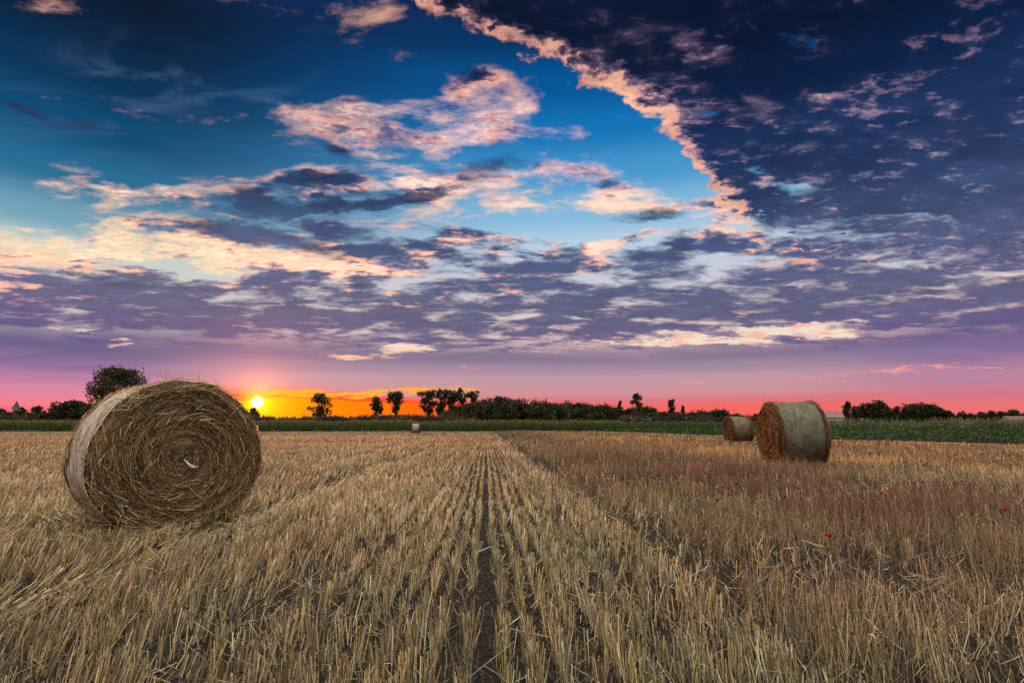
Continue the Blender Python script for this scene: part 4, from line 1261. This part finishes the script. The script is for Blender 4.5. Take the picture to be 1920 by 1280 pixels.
# ------------------------------------------------------------------ buildings far away
def wedge_roof(x0, x1, y0, y1, z0, z1, col):
    ym = (y0 + y1) / 2
    V = np.array([[x0, y0, z0], [x1, y0, z0], [x1, y1, z0], [x0, y1, z0], [x0, ym, z1], [x1, ym, z1]], float)
    return V, [np.array([[0, 1, 5, 4], [2, 3, 4, 5], [0, 3, 2, 1]]), np.array([[0, 4, 3], [1, 2, 5]])], np.tile(np.array(col), (6, 1))

def building(name, label, cat, px, depth, rot, L, Dp, wall_h, roof_h, wall_c, roof_c, wins=3, lift=0.0):
    x, y = place(px, depth)
    t = thing(name, label, cat, (x, y, lift), YAW + R(rot))
    v, f, c = box_vf(-L / 2, L / 2, -Dp / 2, Dp / 2, 0, wall_h, wall_c)
    mesh_np('wall', v, f, M_paint, t, cols=c)
    v, f, c = wedge_roof(-L / 2 - 0.4, L / 2 + 0.4, -Dp / 2 - 0.4, Dp / 2 + 0.4, wall_h + 0.003, wall_h + roof_h, roof_c)
    mesh_np('roof', v, f, M_paint, t, cols=c)
    for k in range(wins):
        wx_ = -L / 2 + L * (k + 0.5) / wins
        v, f, c = box_vf(wx_ - 0.45, wx_ + 0.45, -Dp / 2 - 0.05, -Dp / 2 + 0.1, wall_h * 0.42, wall_h * 0.78, (.03, .035, .045))
        mesh_np('window', v, f, M_paint, t, cols=c)
    v, f, c = box_vf(L / 2 - 1.4, L / 2 - 0.5, -Dp / 2 - 0.06, -Dp / 2 + 0.1, 0, 2.0, (.09, .06, .04))
    mesh_np('door', v, f, M_paint, t, cols=c)
    return t
building('barn', 'low white-walled barn with reddish brown roof beside the dark clump of trees', 'barn', 1560, 165, 8, 10.5, 6.5, 3.6, 2.0, (.52, .56, .66), (.17, .085, .07), 3)
building('house', 'far small house with reddish roof on the right-hand horizon', 'house', 1893, 300, -6, 9, 7, 4.2, 2.4, (.22, .2, .22), (.12, .07, .06), 4)

def church():
    d = 330
    x, y = place(36, d)
    t = thing('church', 'small church with pointed spire on the far left horizon', 'church', (x, y, 0), YAW + R(12))
    v, f, c = box_vf(-1.3, 1.3, -1.3, 1.3, 0, 11.6, (.24, .23, .26)); mesh_np('tower', v, f, M_paint, t, cols=c)
    V = [[-1.6, -1.6, 11.6], [1.6, -1.6, 11.6], [1.6, 1.6, 11.6], [-1.6, 1.6, 11.6], [-0.7, -0.7, 13.6], [0.7, -0.7, 13.6], [0.7, 0.7, 13.6], [-0.7, 0.7, 13.6], [0, 0, 16.2]]
    F4 = np.array([[0, 1, 5, 4], [1, 2, 6, 5], [2, 3, 7, 6], [3, 0, 4, 7], [3, 2, 1, 0]]); F3 = np.array([[4, 5, 8], [5, 6, 8], [6, 7, 8], [7, 4, 8]])
    mesh_np('spire', np.array(V), [F4, F3], M_paint, t, cols=np.tile([.05, .045, .05], (9, 1)))
    v, f, c = box_vf(-9, -1.303, -3.4, 3.4, 0, 6.4, (.42, .40, .44)); mesh_np('nave', v, f, M_paint, t, cols=c)
    v, f, c = wedge_roof(-9.3, -1.306, -3.8, 3.8, 6.403, 9.4, (.10, .08, .08)); mesh_np('roof', v, f, M_paint, t, cols=c)
    for s_ in (0.0,):
        v, f, c = box_vf(-0.35, 0.35, -1.36, -1.2, 9.2, 10.8, (.02, .02, .025)); mesh_np('belfry_window', v, f, M_paint, t, cols=c)
    for k in range(3):
        v, f, c = box_vf(-8.2 + k * 2.3, -7.4 + k * 2.3, -3.46, -3.3, 2.6, 5.0, (.03, .03, .04)); mesh_np('window', v, f, M_paint, t, cols=c)
church()

# ------------------------------------------------------------------ poppies in the weeds
def poppy(px, py, label, seed):
    r = np.random.default_rng(seed)
    z = 0.36
    dep = (EYE - z - 0.06) * FPX / (py - HOR)
    x, y = place(px, dep)
    g = float(ground_z(x, y))
    t = thing('poppy', label, 'poppy', (x, y, g), r.random() * 6, 'red poppies in the dry weeds')
    pts = [(0, 0, 0), (0.01, 0.005, 0.12), (0.0, 0.012, 0.24), (0.012, 0.01, z)]
    v, f, c = tube(pts, [.0022, .002, .0018, .0016], 5, (.10, .13, .05)); mesh_np('stem', v, f, M_leaf, t, cols=c)
    top = np.array(pts[-1])
    V, F = [], []
    for k in range(4):
        a = k * math.pi / 2 + 0.2
        u = np.array([math.cos(a), math.sin(a), 0]); w = np.array([-math.sin(a), math.cos(a), 0])
        b = len(V)
        for s_, q, h in ((0.002, .002, 0), (.011, .010, .006), (.015, .014, .016), (.012, .013, .022)):
            for e_ in (-1, 0, 1): V.append(top + u * (s_ - 0.006 * abs(e_)) + w * q * e_ + np.array([0, 0, h + 0.004 * r.normal()]))
        for i in range(3):
            for j in range(2): F.append([b + i * 3 + j, b + i * 3 + j + 1, b + i * 3 + j + 4, b + i * 3 + j + 3])
    mesh_np('petals', np.array(V), [np.array(F)], M_leaf, t, cols=np.tile([.36, .012, .018], (len(V), 1)), smooth=True)
for q in [(1363, 911, 'bright red poppy in the weeds, the largest near the swath edge', 1), (1337, 924, 'red poppy just below and left of the brightest one', 2),
          (1533, 981, 'red poppy nearest the viewer, midway across the weeds', 3), (1850, 947, 'red poppy at the far right of the weedy stubble', 4), (1630, 918, 'orange red poppy below the gap between bale and right edge', 5),
          (1372, 900, 'small red poppy farthest from the viewer', 6)]:
    poppy(*q)
